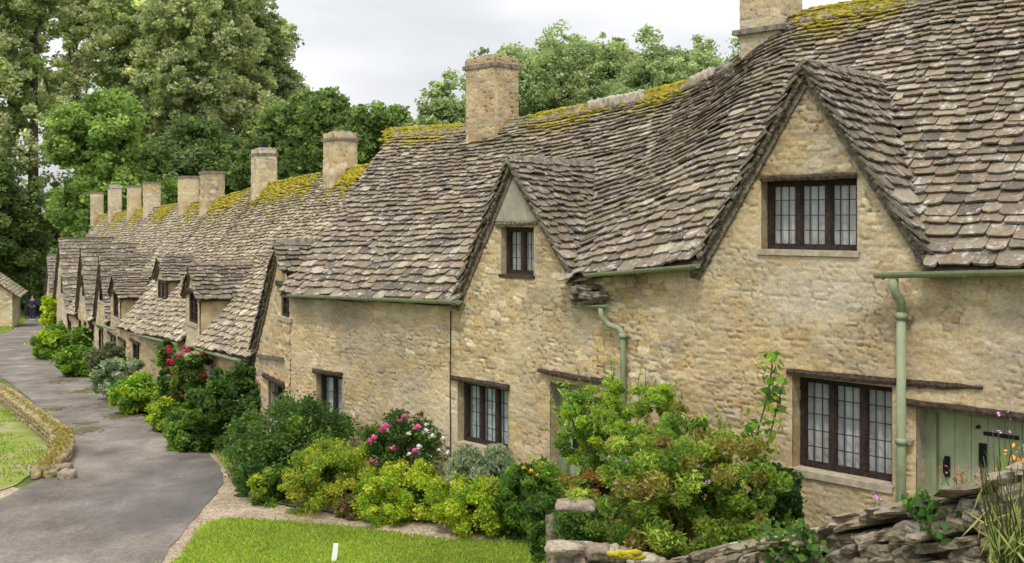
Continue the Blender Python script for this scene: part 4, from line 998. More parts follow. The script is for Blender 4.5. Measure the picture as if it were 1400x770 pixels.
# ================================================================== the small house across the lane
t = thing('stone_outbuilding', (-31.0, 60, float(g(60))), 'low pale stone building with brown roof at the left edge of the picture', 'building')
zb = float(g(62)) - H - .3
FL = Frame(((17 - CX) / F * 60, 60.0), 90); FL.w = np.array([-.932, -.362]); FL.nn = np.array([-.362, .932])
ztop = lambda s: np.minimum(-4.32 + s * .78, -4.32 + (5.0 - s) * .78) - .06 + 0 * s
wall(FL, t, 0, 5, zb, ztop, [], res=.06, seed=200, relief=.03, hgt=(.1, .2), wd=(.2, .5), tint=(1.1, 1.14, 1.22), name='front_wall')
FS = Frame(FL.o, 0); FS.w = FL.nn; FS.nn = FL.w
wall(FS, t, 0, 4.8, zb, lambda s: -4.36 + 0 * s, [], res=.06, seed=201, name='side_wall', relief=.03, hgt=(.1, .2), wd=(.2, .5), tint=(1.05, 1.08, 1.1))
def lroof(side):
    def fn(a, b):
        x = -.42 if side == 0 else 5.42; z = -4.58
        return x + (2.5 - x) * b + 0 * a, a + 0 * b, z + (-2.30 - z) * b + 0 * a
    return fn
VV = []; FFc = []; k = 0
for side in (0, 1):
    V, Fc = slates(FL, lroof(side), -.25, 5.0, 3.6, (.22, .16), (.25, .5), seed=210 + side, thick=.035); VV.append(V); FFc += [tuple(i + k for i in f) for f in Fc]; k += len(V)
    V, Fc = under(FL, lroof(side), -.25, 5.0, None, 8, 8); VV.append(V); FFc += [tuple(i + k for i in f) for f in Fc]; k += len(V)
mesh_obj('roof', np.concatenate(VV), FFc, M['slate_b'], t)

# ================================================================== vegetation
def leaves(pos, size, cols, elong=1.7, updir=.0, seed=0, nrm=None):
    """pos (n,3) ; one pointed leaf per position"""
    r = np.random.default_rng(seed); n = len(pos); s = size * (.55 + .9 * r.random(n))
    d = r.normal(size=(n, 3)); d[:, 2] = d[:, 2] * .7 + updir; d /= np.linalg.norm(d, axis=1, keepdims=True)
    o = r.normal(size=(n, 3)); o[:, 2] *= .6; o = np.cross(d, o); o /= np.linalg.norm(o, axis=1, keepdims=True) + 1e-9
    L_ = d * (s * elong * .5)[:, None]; W_ = o * (s * .5)[:, None]; up = np.cross(d, o) * (s * .12)[:, None]
    V = np.stack([pos - L_, pos + W_ * .9 - L_ * .1 + up, pos + L_, pos - W_ * .9 - L_ * .1 + up], 1).reshape(-1, 3)
    return V, np.arange(4 * n).reshape(-1, 4), np.repeat(cols, 4, 0)
def clump_cloud(n, ncl, env, cl_r, seed, shell_=.55, squash=.8, low=-1):
    """leaf positions in clumps inside an envelope env(unit vecs)->radius-scaled points; returns pos, clump index"""
    r = np.random.default_rng(seed); d = r.normal(size=(ncl, 3)); d /= np.linalg.norm(d, axis=1, keepdims=True)
    rad = (1 - shell_) + shell_ * r.random(ncl) ** .4 if False else 1 - shell_ * r.random(ncl) ** 1.6
    c = d * rad[:, None]; c = c[c[:, 2] > low]; c = env(c); ncl = len(c)
    ci = r.integers(0, ncl, n); sc_ = cl_r * (.6 + .8 * r.random(ncl)); o = r.normal(size=(n, 3)); o /= np.linalg.norm(o, axis=1, keepdims=True)
    o *= (r.random(n) ** .45)[:, None]; o[:, 2] *= squash
    return c[ci] + o * sc_[ci][:, None], ci, c
LEAFGAIN = np.array((1.55, 1.42, 1.45))
def foliage(name, pos, ci, size, pal, parent, seed, elong=1.7, updir=0., var=.25, loc=None, kind=None):
    r = np.random.default_rng(seed + 5); pal = np.array(pal) * LEAFGAIN; nc = ci.max() + 1
    cc = pal[r.integers(0, len(pal), nc)] * (1 - var / 2 + var * r.random(nc))[:, None]; c = cc[ci]
    mixr = r.random(len(pos)) < .25; c[mixr] = pal[r.integers(0, len(pal), mixr.sum())]
    V, Fc, col = leaves(pos, size, c, elong, updir, seed)
    o = mesh_obj(name, V, Fc, M['leaf'], parent, False, col, loc)
    if kind: o['kind'] = kind
    return o
def shrub(name, label, cat, u0, vt, u1, vb, d, n, size, pal, seed, depth=None, ncl=60, clr=.16, elong=1.7, updir=0., stems=7, group=None, shape=None, squash=.8, base=None, shell_=.55, shoots=None):
    x0 = (u0 - CX) / F * d; x1 = (u1 - CX) / F * d; zt = (HY - vt) / F * d + H; zb = (HY - vb) / F * d + H
    gy = float(g(d)); base = gy if base is None else base
    cx, cz = (x0 + x1) / 2, (zt + zb) / 2; rx, rz = (x1 - x0) / 2, (zt - zb) / 2; ry = depth if depth else rx * .7
    t = thing(name, (cx, d, base), label, cat, group); r = np.random.default_rng(seed)
    cl = clr * (x1 - x0) * .85; ncl = int(ncl * 1.5)
    def env(c):
        k = .72 + .62 * fbm(c[:, 0] * 1.9 + seed, c[:, 2] * 1.9 + c[:, 1] * 1.3, seed, 3); c = np.sign(c) * np.abs(c) ** .86 * k[:, None]
        p = np.stack([cx + c[:, 0] * rx, d + c[:, 1] * ry, cz + c[:, 2] * rz], -1)
        if shape: p = shape(p, cx, d, cz, rx, ry, rz)
        return p
    pos, ci, cen = clump_cloud(int(n * 1.1), ncl, env, cl, seed, squash=squash, shell_=shell_)
    b = MB(); ns = shoots if shoots is not None else 26; sh = []; shc = []                    # young shoots standing out of the outline
    for i in range(ns):
        a = cen[r.integers(len(cen))]; dr = (a - np.array([cx, d, cz - rz * .6])) / np.array([rx, ry, rz]); dr = dr / (np.linalg.norm(dr) + 1e-6) * np.array([1, 1, .6]) + np.array([0, 0, .55]) + r.normal(size=3) * .25
        ln = rz * r.uniform(.16, .5); e = a + dr / np.linalg.norm(dr) * ln; b.tube([a, (a + e) / 2, e], [.004, .003, .001], 4, False)
        m = 12; tt = r.random((m, 1)); sh.append(a + (e - a) * tt + r.normal(size=(m, 3)) * size * .7); shc += [len(cen) + i] * m
    if sh: pos = np.concatenate([pos] + sh); ci = np.concatenate([ci, shc])
    pos[:, 2] = np.maximum(pos[:, 2], g(pos[:, 1]) + .01)
    foliage('leaves', pos, ci, size, pal, t, seed, elong, updir)
    for i in range(stems):
        e = cen[r.integers(len(cen))]; s = np.array([cx + (r.random() - .5) * rx * .5, d + (r.random() - .5) * ry * .5, base - .03]); m = (s + e) / 2 + (r.random(3) - .5) * .12 * rx
        b.tube([s, m, e], [.018 * rx + .008, .012 * rx + .005, .004], 5)
    b.build('stems', M['bark'], t, True)
    return t, cen
def blooms(t, pts, rad, matl, seed, name='flower', np_=9):
    r = np.random.default_rng(seed)
    for p in pts:
        b = MB(); rd = rad * (.8 + .5 * r.random())
        for j in range(np_):
            th = r.random() * 6.28; ph = r.uniform(.1, 1.5); dr = np.array([math.cos(th) * math.sin(ph), math.sin(th) * math.sin(ph), math.cos(ph)]); a = np.cross(dr, [0, .3, 1]); a /= np.linalg.norm(a) + 1e-9; c = np.cross(dr, a)
            q = np.array(p) + dr * rd * .25; e = rd * .75
            b.add([q, q + dr * e * .5 + a * e * .5, q + dr * e + a * .1 * e, q + dr * e * .9 - a * e * .2, q + dr * e * .5 - a * e * .5, q + dr * e * .55 + c * .2 * e], [(0, 1, 5), (1, 2, 5), (2, 3, 5), (3, 4, 5), (4, 0, 5)])
        b.build(name, matl, t)
PK = mat('pink_petals', (.68, .12, .34), .6); WH = mat('white_petals', (.80, .78, .74), .6); RD = mat('crimson_petals', (.50, .02, .09), .6)
YL = mat('yellow_petals', (.75, .50, .02), .6); OR = mat('orange_red_flowers', (.45, .13, .09), .7); PU = mat('mauve_petals', (.50, .20, .52), .6)
DG = [(.035, .085, .018), (.05, .11, .02), (.075, .14, .03), (.045, .10, .03)]
MG = [(.07, .15, .02), (.10, .20, .03), (.14, .24, .04)]
LM = [(.30, .40, .03), (.24, .36, .03), (.36, .44, .05), (.14, .26, .03)]
YG = [(.22, .31, .03), (.18, .27, .03), (.12, .21, .03), (.30, .33, .05)]
SV = [(.20, .27, .18), (.26, .32, .23), (.14, .21, .12)]
RG = [(.13, .22, .03), (.19, .30, .04), (.20, .19, .05), (.09, .18, .03), (.26, .36, .06), (.12, .21, .03), (.17, .12, .05), (.16, .25, .03)]
BR = [(.12, .24, .03), (.17, .31, .04), (.22, .34, .05), (.08, .17, .03)]

# beds of soil under the planting
sheet('flower_bed', px([(318, 664), (345, 684), (400, 695), (490, 708), (600, 717), (745, 724)]) + [FA.W(2.2, -.25, 0)[:2], FA.W(2.2, .05, 0)[:2], FA.W(8.5, .05, 0)[:2], FB.W(1.9, .05, 0)[:2], FB.W(1.9, -.6, 0)[:2]], M['soil'], .028)
# front garden, from the far corner to the middle
shrub('leafy_shrub', 'big dark green rounded shrub by the bend of the lane', 'shrub', 322, 556, 486, 690, 13.4, 31900, 0.0272, DG + [(.10, .19, .03)], 301, depth=.75, ncl=130, clr=.12, shoots=60)
shrub('leafy_shrub', 'small green shrub with yellow flowers at the foot of the big dark shrub', 'shrub', 345, 640, 402, 696, 12.6, 6090, 0.0240, MG + LM[:1], 302, ncl=30)
t, cen = shrub('golden_shrub', 'golden yellow-green shrub between the dark shrub and the roses', 'shrub', 396, 604, 520, 702, 12.45, 21750, 0.0176, YG, 303, depth=.45, ncl=90, clr=.12, elong=2.2, updir=.6)
t, cen = shrub('rose_bush', 'rose bush covered in pink and white blooms against the wall', 'rose bush', 496, 572, 624, 690, 12.75, 18850, 0.0272, DG + MG[:1], 304, depth=.35, ncl=80, clr=.13)
blooms(t, [P(u, v, 12.33) for u, v in ((554, 573), (531, 585), (521, 592), (511, 603), (536, 616), (567, 620), (506, 607), (525, 588), (508, 634), (546, 578), (572, 588))], .065, PK, 1)
blooms(t, [P(u, v, 12.33) for u, v in ((583, 583), (559, 595), (591, 600), (607, 603), (573, 615), (560, 624), (583, 592), (600, 618), (575, 634), (612, 622))], .055, WH, 2)
t, cen = shrub('silvery_shrub', 'silvery grey-green shrub under the ground-floor window', 'shrub', 616, 616, 712, 676, 11.75, 17400, 0.0208, SV, 305, depth=.3, ncl=50, elong=3, updir=.8)
t, cen = shrub('lime_perennial', 'lime green frothy mound, left of three in front of the roses', 'plant', 494, 640, 606, 714, 12.1, 20300, 0.0208, LM, 306, depth=.4, ncl=80, clr=.12, group='lime green mounds')
t, cen = shrub('lime_perennial', 'lime green frothy mound, largest and furthest right, beside the lawn', 'plant', 590, 652, 708, 722, 11.5, 21750, 0.0208, LM, 307, depth=.4, ncl=80, clr=.12, group='lime green mounds')
t, cen = shrub('lime_perennial', 'bright lime mound in the middle at the lawn edge', 'plant', 496, 662, 560, 715, 11.8, 8700, 0.0208, LM, 308, depth=.3, ncl=40, clr=.14, group='lime green mounds')
t, cen = shrub('bronze_perennial', 'low bronze-leaved plant at the lawn edge below the golden shrub', 'plant', 462, 678, 508, 712, 12.0, 3770, 0.0280, [(.13, .09, .05), (.18, .12, .07), (.12, .15, .04)], 309, ncl=20)
t, cen = shrub('day_lily', 'green clump with small yellow flowers by the pale green door', 'plant', 690, 640, 775, 728, 11.05, 13050, 0.0272, MG + DG[:1], 310, depth=.2, ncl=50, elong=3.2, updir=.9)
blooms(t, [P(u, v, 10.4) for u, v in ((716, 642), (726, 646), (740, 640), (752, 645), (735, 652), (760, 650))], .045, YL, 3)
shrub('leafy_shrub', 'low dark ivy-like shrub beside the stone stump', 'shrub', 722, 672, 800, 770, 9.3, 17400, 0.0208, DG + MG[:1], 311, depth=.3, ncl=60)
# the big bush in front of the pipe
def lean(p, cx, d, cz, rx, ry, rz):
    k = (p[:, 2] - cz) / rz; p[:, 0] += -.25 * rx * k; return p
t, cen = shrub('feathery_shrub', 'tall feathery light green shrub in front of the pale green door', 'shrub', 752, 524, 930, 705, 9.6, 58000, 0.0136, BR + LM[1:2] + [(.26, .36, .06)], 312, depth=.5, ncl=150, clr=.075, elong=4.2, updir=.3, squash=.5, shoots=200, shell_=.8)
t, cen = shrub('berberis_bush', 'large mixed green bush with reddish shoots behind the dry stone wall', 'bush', 795, 600, 1075, 775, 8.3, 63800, 0.0176, RG + MG + [(.13, .22, .03)], 313, depth=.55, ncl=170, clr=.065, elong=2.6, updir=.5, shoots=260, shell_=.8)
blooms(t, [P(u, v, 7.65) for u, v in ((968, 660), (857, 632), (860, 668), (842, 663), (990, 622), (955, 640))], .022, PU, 4)
shrub('berberis_bush', 'reddish-tinted low bush above the stone stump', 'bush', 775, 648, 850, 712, 8.9, 8700, 0.0208, [(.24, .08, .04), (.16, .18, .03), (.26, .15, .05), (.10, .2, .03)], 314, ncl=40, elong=2)
shrub('leafy_shrub', 'upright green shoots rising from the middle of the big bush', 'shrub', 880, 560, 985, 680, 8.9, 11600, 0.0224, BR + RG[2:3], 315, depth=.3, ncl=60, clr=.1, elong=2.4, updir=1.)
shrub('dark_shrub', 'dark evergreen shrub under the three-light window', 'shrub', 1028, 640, 1092, 720, 8.5, 11600, 0.0224, [(.02, .05, .015), (.03, .075, .02), (.04, .09, .02)], 316, depth=.3, ncl=50)
# climber on canes
t = thing('climbing_plant', P(1050, 760, 8.55), 'thin climber with large bright leaves reaching up the wall left of the window', 'plant')
b = MB(); pos = []; stemsP = [[(1040, 700), (1042, 640), (1036, 590), (1050, 540), (1056, 500), (1050, 486)], [(1040, 700), (1055, 640), (1030, 600), (1022, 575)], [(1050, 700), (1046, 620), (1062, 560), (1072, 520)]]
for st in stemsP:
    pp = [np.array(P(u, v, 8.75)) for u, v in st]; b.tube(pp, [.008] * (len(pp) - 1) + [.003], 5)
    for i in range(len(pp) - 1):
        for k in range(16): pos.append(pp[i] + (pp[i + 1] - pp[i]) * rng.random() + rng.normal(size=3) * np.array([.05, .05, .04]))
b.build('stems', M['stem'], t); pos = np.array(pos)
foliage('leaves', pos, rng.integers(0, 30, len(pos)), .065, BR + LM[1:2], t, 320, 1.4)
# left along the row
shrub('leafy_shrub', 'spreading dark green bush against the third cottage', 'shrub', 268, 500, 352, 612, 16.4, 16000, .045, DG + MG[:1], 330, depth=.55, ncl=90, clr=.13)
shrub('leafy_shrub', 'rounded green shrub low beside the verge of the lane', 'shrub', 228, 558, 322, 618, 16.6, 11000, .042, MG + DG[:1], 331, depth=.5, ncl=60, clr=.13)
shrub('lime_shrub', 'small lime shrub below the climbing rose', 'shrub', 206, 548, 262, 590, 18.5, 6000, .045, LM + MG, 332, depth=.4, ncl=40)
shrub('lime_shrub', 'lime green mounded shrub halfway down the cottage fronts', 'shrub', 156, 518, 226, 566, 21, 9000, .055, BR + LM[1:2], 333, depth=.5, ncl=50)
shrub('grey_shrub', 'blue-grey rounded shrub by the small windows', 'shrub', 136, 494, 188, 538, 23.5, 7000, .06, SV + [(.10, .2, .08)], 334, depth=.6, ncl=40)
shrub('grey_shrub', 'dusky grey-green shrub behind the blue-grey one', 'shrub', 124, 474, 166, 514, 26.5, 6000, .07, [(.09, .12, .06), (.06, .10, .04), (.13, .16, .09)], 335, ncl=40)
shrub('leafy_shrub', 'bright green shrub leaning over the lane near the far cottages', 'shrub', 86, 472, 134, 514, 29, 8000, .08, BR, 336, ncl=40)
shrub('leafy_shrub', 'bright green rounded shrub at the far bend', 'shrub', 52, 456, 98, 492, 36, 8000, .10, BR + LM[1:2], 337, ncl=40)
shrub('leafy_shrub', 'small rounded green bush by the far doorways', 'shrub', 100, 452, 126, 480, 33, 4000, .09, MG, 338, ncl=24)
shrub('leafy_shrub', 'dark clipped bush at the foot of the yellow-green creeper', 'shrub', 64, 446, 90, 464, 38, 3000, .09, MG, 339, ncl=20)
shrub('creeper', 'yellow-green creeper hanging on the last cottage', 'creeper', 60, 407, 87, 452, 43.0, 6000, .12, LM + YG[:1], 340, depth=.5, ncl=40, base=None)
# low planting that fills the foot of the walls down the lane
pos = []; ci = []
for i in range(150):
    q = 2 + 30 * rng.random() ** 1.3; x, y, _ = FB.W(q, -.12 - .55 * rng.random(), 0); m = 90; e = .13 + .012 * q; o = rng.normal(size=(m, 3)); o /= np.linalg.norm(o, axis=1, keepdims=True); o *= (rng.random(m) ** .5)[:, None] * e * np.array([1.3, 1.6, 1.2]); o[:, 2] = np.abs(o[:, 2])
    pos.append(np.array([x, y, float(g(y))]) + o); ci += [i] * m
foliage('ground_cover', np.concatenate(pos), np.array(ci), .05, MG + LM[:2] + BR + DG[:1], None, 345, 1.6)['kind'] = 'stuff'
pos = []; ci = []
for i in range(120):
    s_ = 2.9 + 5.6 * rng.random(); x, y, _ = FA.W(s_, -.12 - (.18 + .75 * (s_ - 2.9) / 5.6) * rng.random(), 0); m = 110; e = .11 + .08 * rng.random(); o = rng.normal(size=(m, 3)); o /= np.linalg.norm(o, axis=1, keepdims=True); o *= (rng.random(m) ** .5)[:, None] * e * 1.3; o[:, 2] = np.abs(o[:, 2]) * 1.6
    pos.append(np.array([x, y, float(g(y))]) + o); ci += [i] * m
foliage('border_planting', np.concatenate(pos), np.array(ci), .032, MG + LM[3:] + DG, None, 346, 1.8)['kind'] = 'stuff'
# climbing rose
t, cen = shrub('climbing_rose', 'climbing rose with crimson blooms trained up the cottage corner', 'climbing rose', 222, 464, 238, 560, 19.6, 5200, .05, DG + MG, 341, depth=.25, ncl=60, clr=.35)
blooms(t, [P(u, v, 19.2) for u, v in ((231, 483), (232, 497), (233, 500), (236, 512), (234, 522), (230, 478))], .10, RD, 6)
t, cen = shrub('climbing_rose', 'second climbing rose arching beside the small dormer', 'climbing rose', 240, 476, 282, 556, 18.7, 6500, .05, DG + MG + [(.18, .10, .06)], 342, depth=.35, ncl=60, clr=.16, stems=5)
blooms(t, [P(u, v, 18.2) for u, v in ((252, 478), (256, 484), (246, 490))], .07, RD, 7)

# ------------------------------------------------------------------ low golden wall round the island of grass
t = thing('low_stone_wall', G(90, 612), 'low curved wall of lichened golden stone round the patchy grass', 'wall')
path = smoothline(px([(-40, 528), (0, 545), (35, 572), (68, 598), (86, 614), (80, 634), (58, 655)]), 8)
b = MB()
for i in range(len(path) - 1):
    p = np.array(path[i]); q = np.array(path[i + 1]); dv = q - p; ln = np.linalg.norm(dv); dv /= ln; nv = np.array([-dv[1], dv[0]]); m = max(1, int(ln / .16))
    for j in range(m):
        for row in range(3 if i < len(path) - 20 else (2 if i < len(path) - 5 else 1)):
            for side in (-.085, .085):
                c = p + dv * ln * (j + rng.random() * .6) / m + nv * side; e = (.15 + .12 * rng.random(), .15, .095)
                b.stone((c[0], c[1], float(g(c[1])) + .05 + row * .09), e, [[dv[0], dv[1], 0], [nv[0], nv[1], 0], [0, 0, 1]], jit=.18)
b.build('stones', M['goldwall'], t, True)
# creeping plants on its top
pts = []
for i in range(2600):
    k = rng.integers(0, len(path) - 1); p = np.array(path[k]) + (np.array(path[k + 1]) - np.array(path[k])) * rng.random(); pts.append((p[0] + rng.normal() * .07, p[1] + rng.normal() * .07, float(g(p[1])) + (.25 + .05 * rng.random()) * min(1, .45 + (len(path) - k) / 14)))
foliage('wall_moss', np.array(pts), rng.integers(0, 60, len(pts)), .032, [(.22, .19, .06), (.27, .22, .08), (.15, .18, .04), (.18, .17, .06)], t, 350, 1.3, kind=None)
for (u, v, e) in ((92, 655, .16), (78, 645, .30), (60, 650, .22)):
    c = G(u, v); b = MB(); b.stone((c[0], c[1], c[2] + .05), (e * 1.4, e, .14), jit=.25); o = b.build('kerb_stone', M['dry'], None, True)
    tag(o, {92: 'small pale stone lying by the lane', 78: 'largest flat pale stone at the end of the low golden wall', 60: 'flat stone in the grass left of the largest one'}[u], 'stone')

# ------------------------------------------------------------------ the dry stone wall in the foreground
t = thing('dry_stone_wall', (1.7, 4.0, .4), 'rough dry stone wall rising to the right in the foreground, with ivy', 'wall')
wp = [np.array(x) for x in [P(880, 778, 5.1), P(960, 757, 4.75), P(1060, 736, 4.35), P(1200, 703, 3.9), P(1300, 682, 3.6), P(1400, 650, 3.3), P(1560, 600, 2.9)]]
def wtop(t_):
    i = min(int(t_), len(wp) - 2); f = t_ - i; return wp[i] + (wp[i + 1] - wp[i]) * f
b = MB(); b2 = MB(); N = len(wp) - 1
nv0 = lambda d: np.array([-d[1], d[0], 0])
for row in range(19):
    tt = -.02
    while tt < N:
        c = wtop(tt); i = min(int(tt), N - 1); dv = wp[i + 1] - wp[i]; sl_ = dv[2] / np.linalg.norm(dv[:2]); ln2 = np.linalg.norm(dv[:2]); dh = dv.copy(); dh[2] = 0; dh /= np.linalg.norm(dh)
        L_ = rng.uniform(.07, .19); hh = .052 * (.65 + .7 * rng.random()); tl = rng.normal() * .035; ax = np.array([[dh[0], dh[1], sl_ * .8 + tl], nv0(dh), [0, 0, 1.]]); nv = np.array([-dh[1], dh[0], 0])
        z = c[2] - .030 - row * .049 + .008 * rng.normal()
        if row == 0:
            L_ = rng.uniform(.08, .17); b2.stone((c[0] + dh[0] * L_ / 2 + rng.normal() * .02, c[1] + dh[1] * L_ / 2 + rng.normal() * .02, z + sl_ * L_ / 2 + .01), (L_ * 1.06, .40 + .08 * rng.random(), .035 + .025 * rng.random()), ax, jit=.16)
        else:
            for sd_ in (-1, 1):
                b.stone(np.array([c[0], c[1], z + sl_ * L_ / 2]) + dh * L_ / 2 * 1. + nv * sd_ * (.11 + .02 * rng.random()), (L_ * .98, .20, hh), ax, jit=.17)
        tt += L_ / ln2 * .96
b.build('stones', M['dry'], t); b2.build('coping_stones', M['dry'], t)
core = MB()
for i in range(N):
    p, q = wp[i], wp[i + 1]; dv = q - p; dh = dv.copy(); dh[2] = 0; dh /= np.linalg.norm(dh); nv = np.array([-dh[1], dh[0], 0]) * .12
    core.box([p - nv - [0, 0, 1.2], q - nv - [0, 0, 1.2], q + nv - [0, 0, 1.2], p + nv - [0, 0, 1.2], p - nv - [0, 0, .08], q - nv - [0, 0, .08], q + nv - [0, 0, .08], p + nv - [0, 0, .08]])
core.build('wall_core', M['soil'], t)
# bank of earth the wall stands on, under and behind the camera
bm_ = []; k = 26; V = []; Fc = []
for i in range(k):
    for j in range(k):
        x = -1.2 + 7.5 * i / (k - 1); y = -3 + 9.5 * j / (k - 1)
        # distance to the wall line
        dmin = min(np.hypot(x - wtop(a)[0], y - wtop(a)[1]) for a in np.linspace(0, N, 30))
        side = (x - wp[0][0]) * (wp[-1][1] - wp[0][1]) - (y - wp[0][1]) * (wp[-1][0] - wp[0][0])
        h_ = 1.9 * float(ss(0.0, 1.5, np.array(2.2 - (dmin if side < 0 else 0)))) * float(ss(-1.2, .2, np.array(x))) * float(ss(5.2, 4.2, np.array(y)))
        V.append((x, y, -.02 + h_ * .95))
for i in range(k - 1):
    for j in range(k - 1): Fc.append((i * k + j, (i + 1) * k + j, (i + 1) * k + j + 1, i * k + j + 1))
o = mesh_obj('grass_bank', V, Fc, M['ground'], None, True); o['kind'] = 'structure'
# ivy on it
pts = []
for i in range(5200):
    cl = [(2.35, .8), (2.75, 1.5), (3.15, 1.1)][rng.integers(3)]; tt = np.clip(rng.normal(cl[0] + .75, .34), 1.5, 5.2); c = wtop(tt); pts.append(c + np.array([-.20 + rng.normal() * .03, -.11 + rng.normal() * .03, 0]) + np.array([0, 0, .03 - abs(rng.normal()) * .13 * cl[1]]))
IV = np.array(pts); keepv = fbm(IV[:, 0] * 4, IV[:, 2] * 6, 3) > .47; IV = IV[keepv]
foliage('ivy', IV, rng.integers(0, 60, len(IV)), .026, DG + [(.05, .12, .03), (.10, .2, .03)], t, 360, 1.2)
# short broken wall and stump left of it
t = thing('broken_stone_wall', P(820, 770, 7.4), 'tumbled end of a low stone wall with mossy stones, in front of the bush', 'wall')
b = MB()
for i in range(90):
    x = rng.random(); row = rng.integers(0, 6); u = 756 + 150 * x; top = 742 + 26 * x * x; c = np.array(P(u, top + 8 + row * 13, 7.3 + .25 * rng.random()))
    b.stone(c, (rng.uniform(.10, .24), .22, rng.uniform(.05, .085)), jit=.2)
b.build('stones', M['dry'], t, True)
mo = MB()
for i in range(60): u = rng.uniform(835, 880); e = rng.uniform(.01, .03); mo.add(ICO[0] * [e * 1.6, e * 1.4, e * .8] + np.array(P(u, 755 + rng.random() * 8, 7.15)), ICO[1])
mo.build('moss', M['moss'], t, True)
t = thing('stone_stump', P(783, 770, 8.3), 'squat stone gatepost stump at the end of the garden path', 'post')
b = MB()
for r_ in range(8):
    for k in (0, 1): b.stone(np.array(P(776 + 22 * k, 700 + r_ * 13, 8.3)), (.15, .24, .085), jit=.14)
b.build('stones', M['dry'], t, True)
b = MB(); b.stone(np.array(P(787, 691, 8.3)), (.32, .28, .06), jit=.1); b.build('cap_stone', M['dry'], t, True)
pts = np.array([P(784 + rng.normal() * 13, 700 + abs(rng.normal()) * 34, 8.3 - .17 + rng.normal() * .05) for _ in range(1500)])
foliage('ivy', pts, rng.integers(0, 40, len(pts)), .026, DG + MG[:1], t, 361, 1.2)
b = MB(); c = P(756, 728, 8.9); b.tube([(c[0], c[1], float(g(c[1]))), (c[0] - .02, c[1], c[2] + .15)], [.06, .045], 7); tag(b.build('timber_post', M['verge'], None, True, loc=(c[0], c[1], 0)), 'short grey timber post left of the stone stump', 'post')

# flowers over the wall at the right
def spray(name, label, cat, u, vb, vt, d, n, pal, matl, wid=40, seed=0, flw=40, petal=.012, head=True, lean_=0):
    r = np.random.default_rng(seed); base = P(u, vb, d); t = thing(name, base, label, cat); b = MB(); fl = MB(); pos = []
    for i in range(n):
        u1 = u + r.uniform(-wid, wid); p0 = np.array(P(u + (u1 - u) * .3, vb, d)); p2 = np.array(P(u1 + lean_, r.uniform(vt, vt + (vb - vt) * .4), d + r.uniform(-.15, .15))); m = (p0 + p2) / 2 + (r.random(3) - .5) * .04
        b.tube([p0, m, p2], [.0025, .002, .001], 4, False)
        for k in range(5): pos.append(p0 + (p2 - p0) * r.random() * .7 + r.normal(size=3) * .015)
        if head:
            for k in range(flw // n + 1):
                q = p2 + r.normal(size=3) * np.array([.014, .014, .032]); a_x = r.normal(size=3); a_x /= np.linalg.norm(a_x); b_x = np.cross(a_x, r.normal(size=3)); b_x /= np.linalg.norm(b_x); e_ = petal * (.6 + r.random())
                fl.add([q - a_x * e_, q + b_x * e_ * .8, q + a_x * e_, q - b_x * e_ * .8], [(0, 1, 2, 3)])
    b.build('stems', M['stem'], t)
    foliage('leaves', np.array(pos), r.integers(0, 20, len(pos)), .007, pal, t, seed, 12, 1.8)
    if head: fl.build('flowers', matl, t)
    return t
spray('valerian', 'spray of orange-red flowers above the foreground wall, in front of the door', 'plant', 1315, 705, 642, 3.9, 16, MG, OR, 26, 1, 110, .0055)
spray('foxglove', 'pink-mauve flower spike standing behind the foreground wall by the downpipe', 'plant', 1202, 712, 678, 4.3, 3, MG, PU, 8, 2, 12, .009)
spray('poppy', 'orange and yellow flowers at the right edge above the wall', 'plant', 1392, 690, 625, 3.7, 8, MG, mat('orange_petals', (.75, .33, .03), .6), 18, 3, 60, .007)
spray('meadow_grass', 'tall thin grass stems leaning over the wall at the right edge', 'grass clump', 1392, 800, 620, 2.6, 60, [(.25, .30, .10), (.32, .36, .16), (.18, .26, .07)], OR, 44, 4, head=False, lean_=-10)
spray('tall_grass', 'wispy seeding grass stems crossing the green door', 'grass clump', 1375, 700, 560, 3.7, 7, MG, PU, 38, 5, 7, .005)
# white plant label in the lawn
c = G(457, 771); b = MB(); z = c[2]
b.box([(c[0] - .035, c[1], z), (c[0] + .02, c[1], z), (c[0] + .02, c[1] + .008, z), (c[0] - .035, c[1] + .008, z), (c[0] - .012, c[1] + .02, z + .20), (c[0] + .04, c[1] + .02, z + .20), (c[0] + .04, c[1] + .028, z + .20), (c[0] - .012, c[1] + .028, z + .20)])
tag(b.build('marker', mat('white_marker', (.75, .76, .76), .5), None, loc=(c[0], c[1], z)), 'small white marker slat stuck in the lawn', 'marker')

# ------------------------------------------------------------------ person far down the lane
def skin(name, joints, edges, radii, matl, parent, lvl=2):
    me = bpy.data.meshes.new(name); me.from_pydata(joints, edges, []); me.materials.append(matl); o = bpy.data.objects.new(name, me); C.objects.link(o); o.parent = parent
    m = o.modifiers.new('skin', 'SKIN'); m.use_smooth_shade = True
    for v, r_ in zip(me.skin_vertices[0].data, radii): v.radius = (r_, r_) if np.isscalar(r_) else r_
    me.skin_vertices[0].data[0].use_root = True
    s_ = o.modifiers.new('sub', 'SUBSURF'); s_.levels = lvl; s_.render_levels = lvl; return o
pc = P(44.5, 437, 72); pc = (pc[0], 72, float(g(72)))
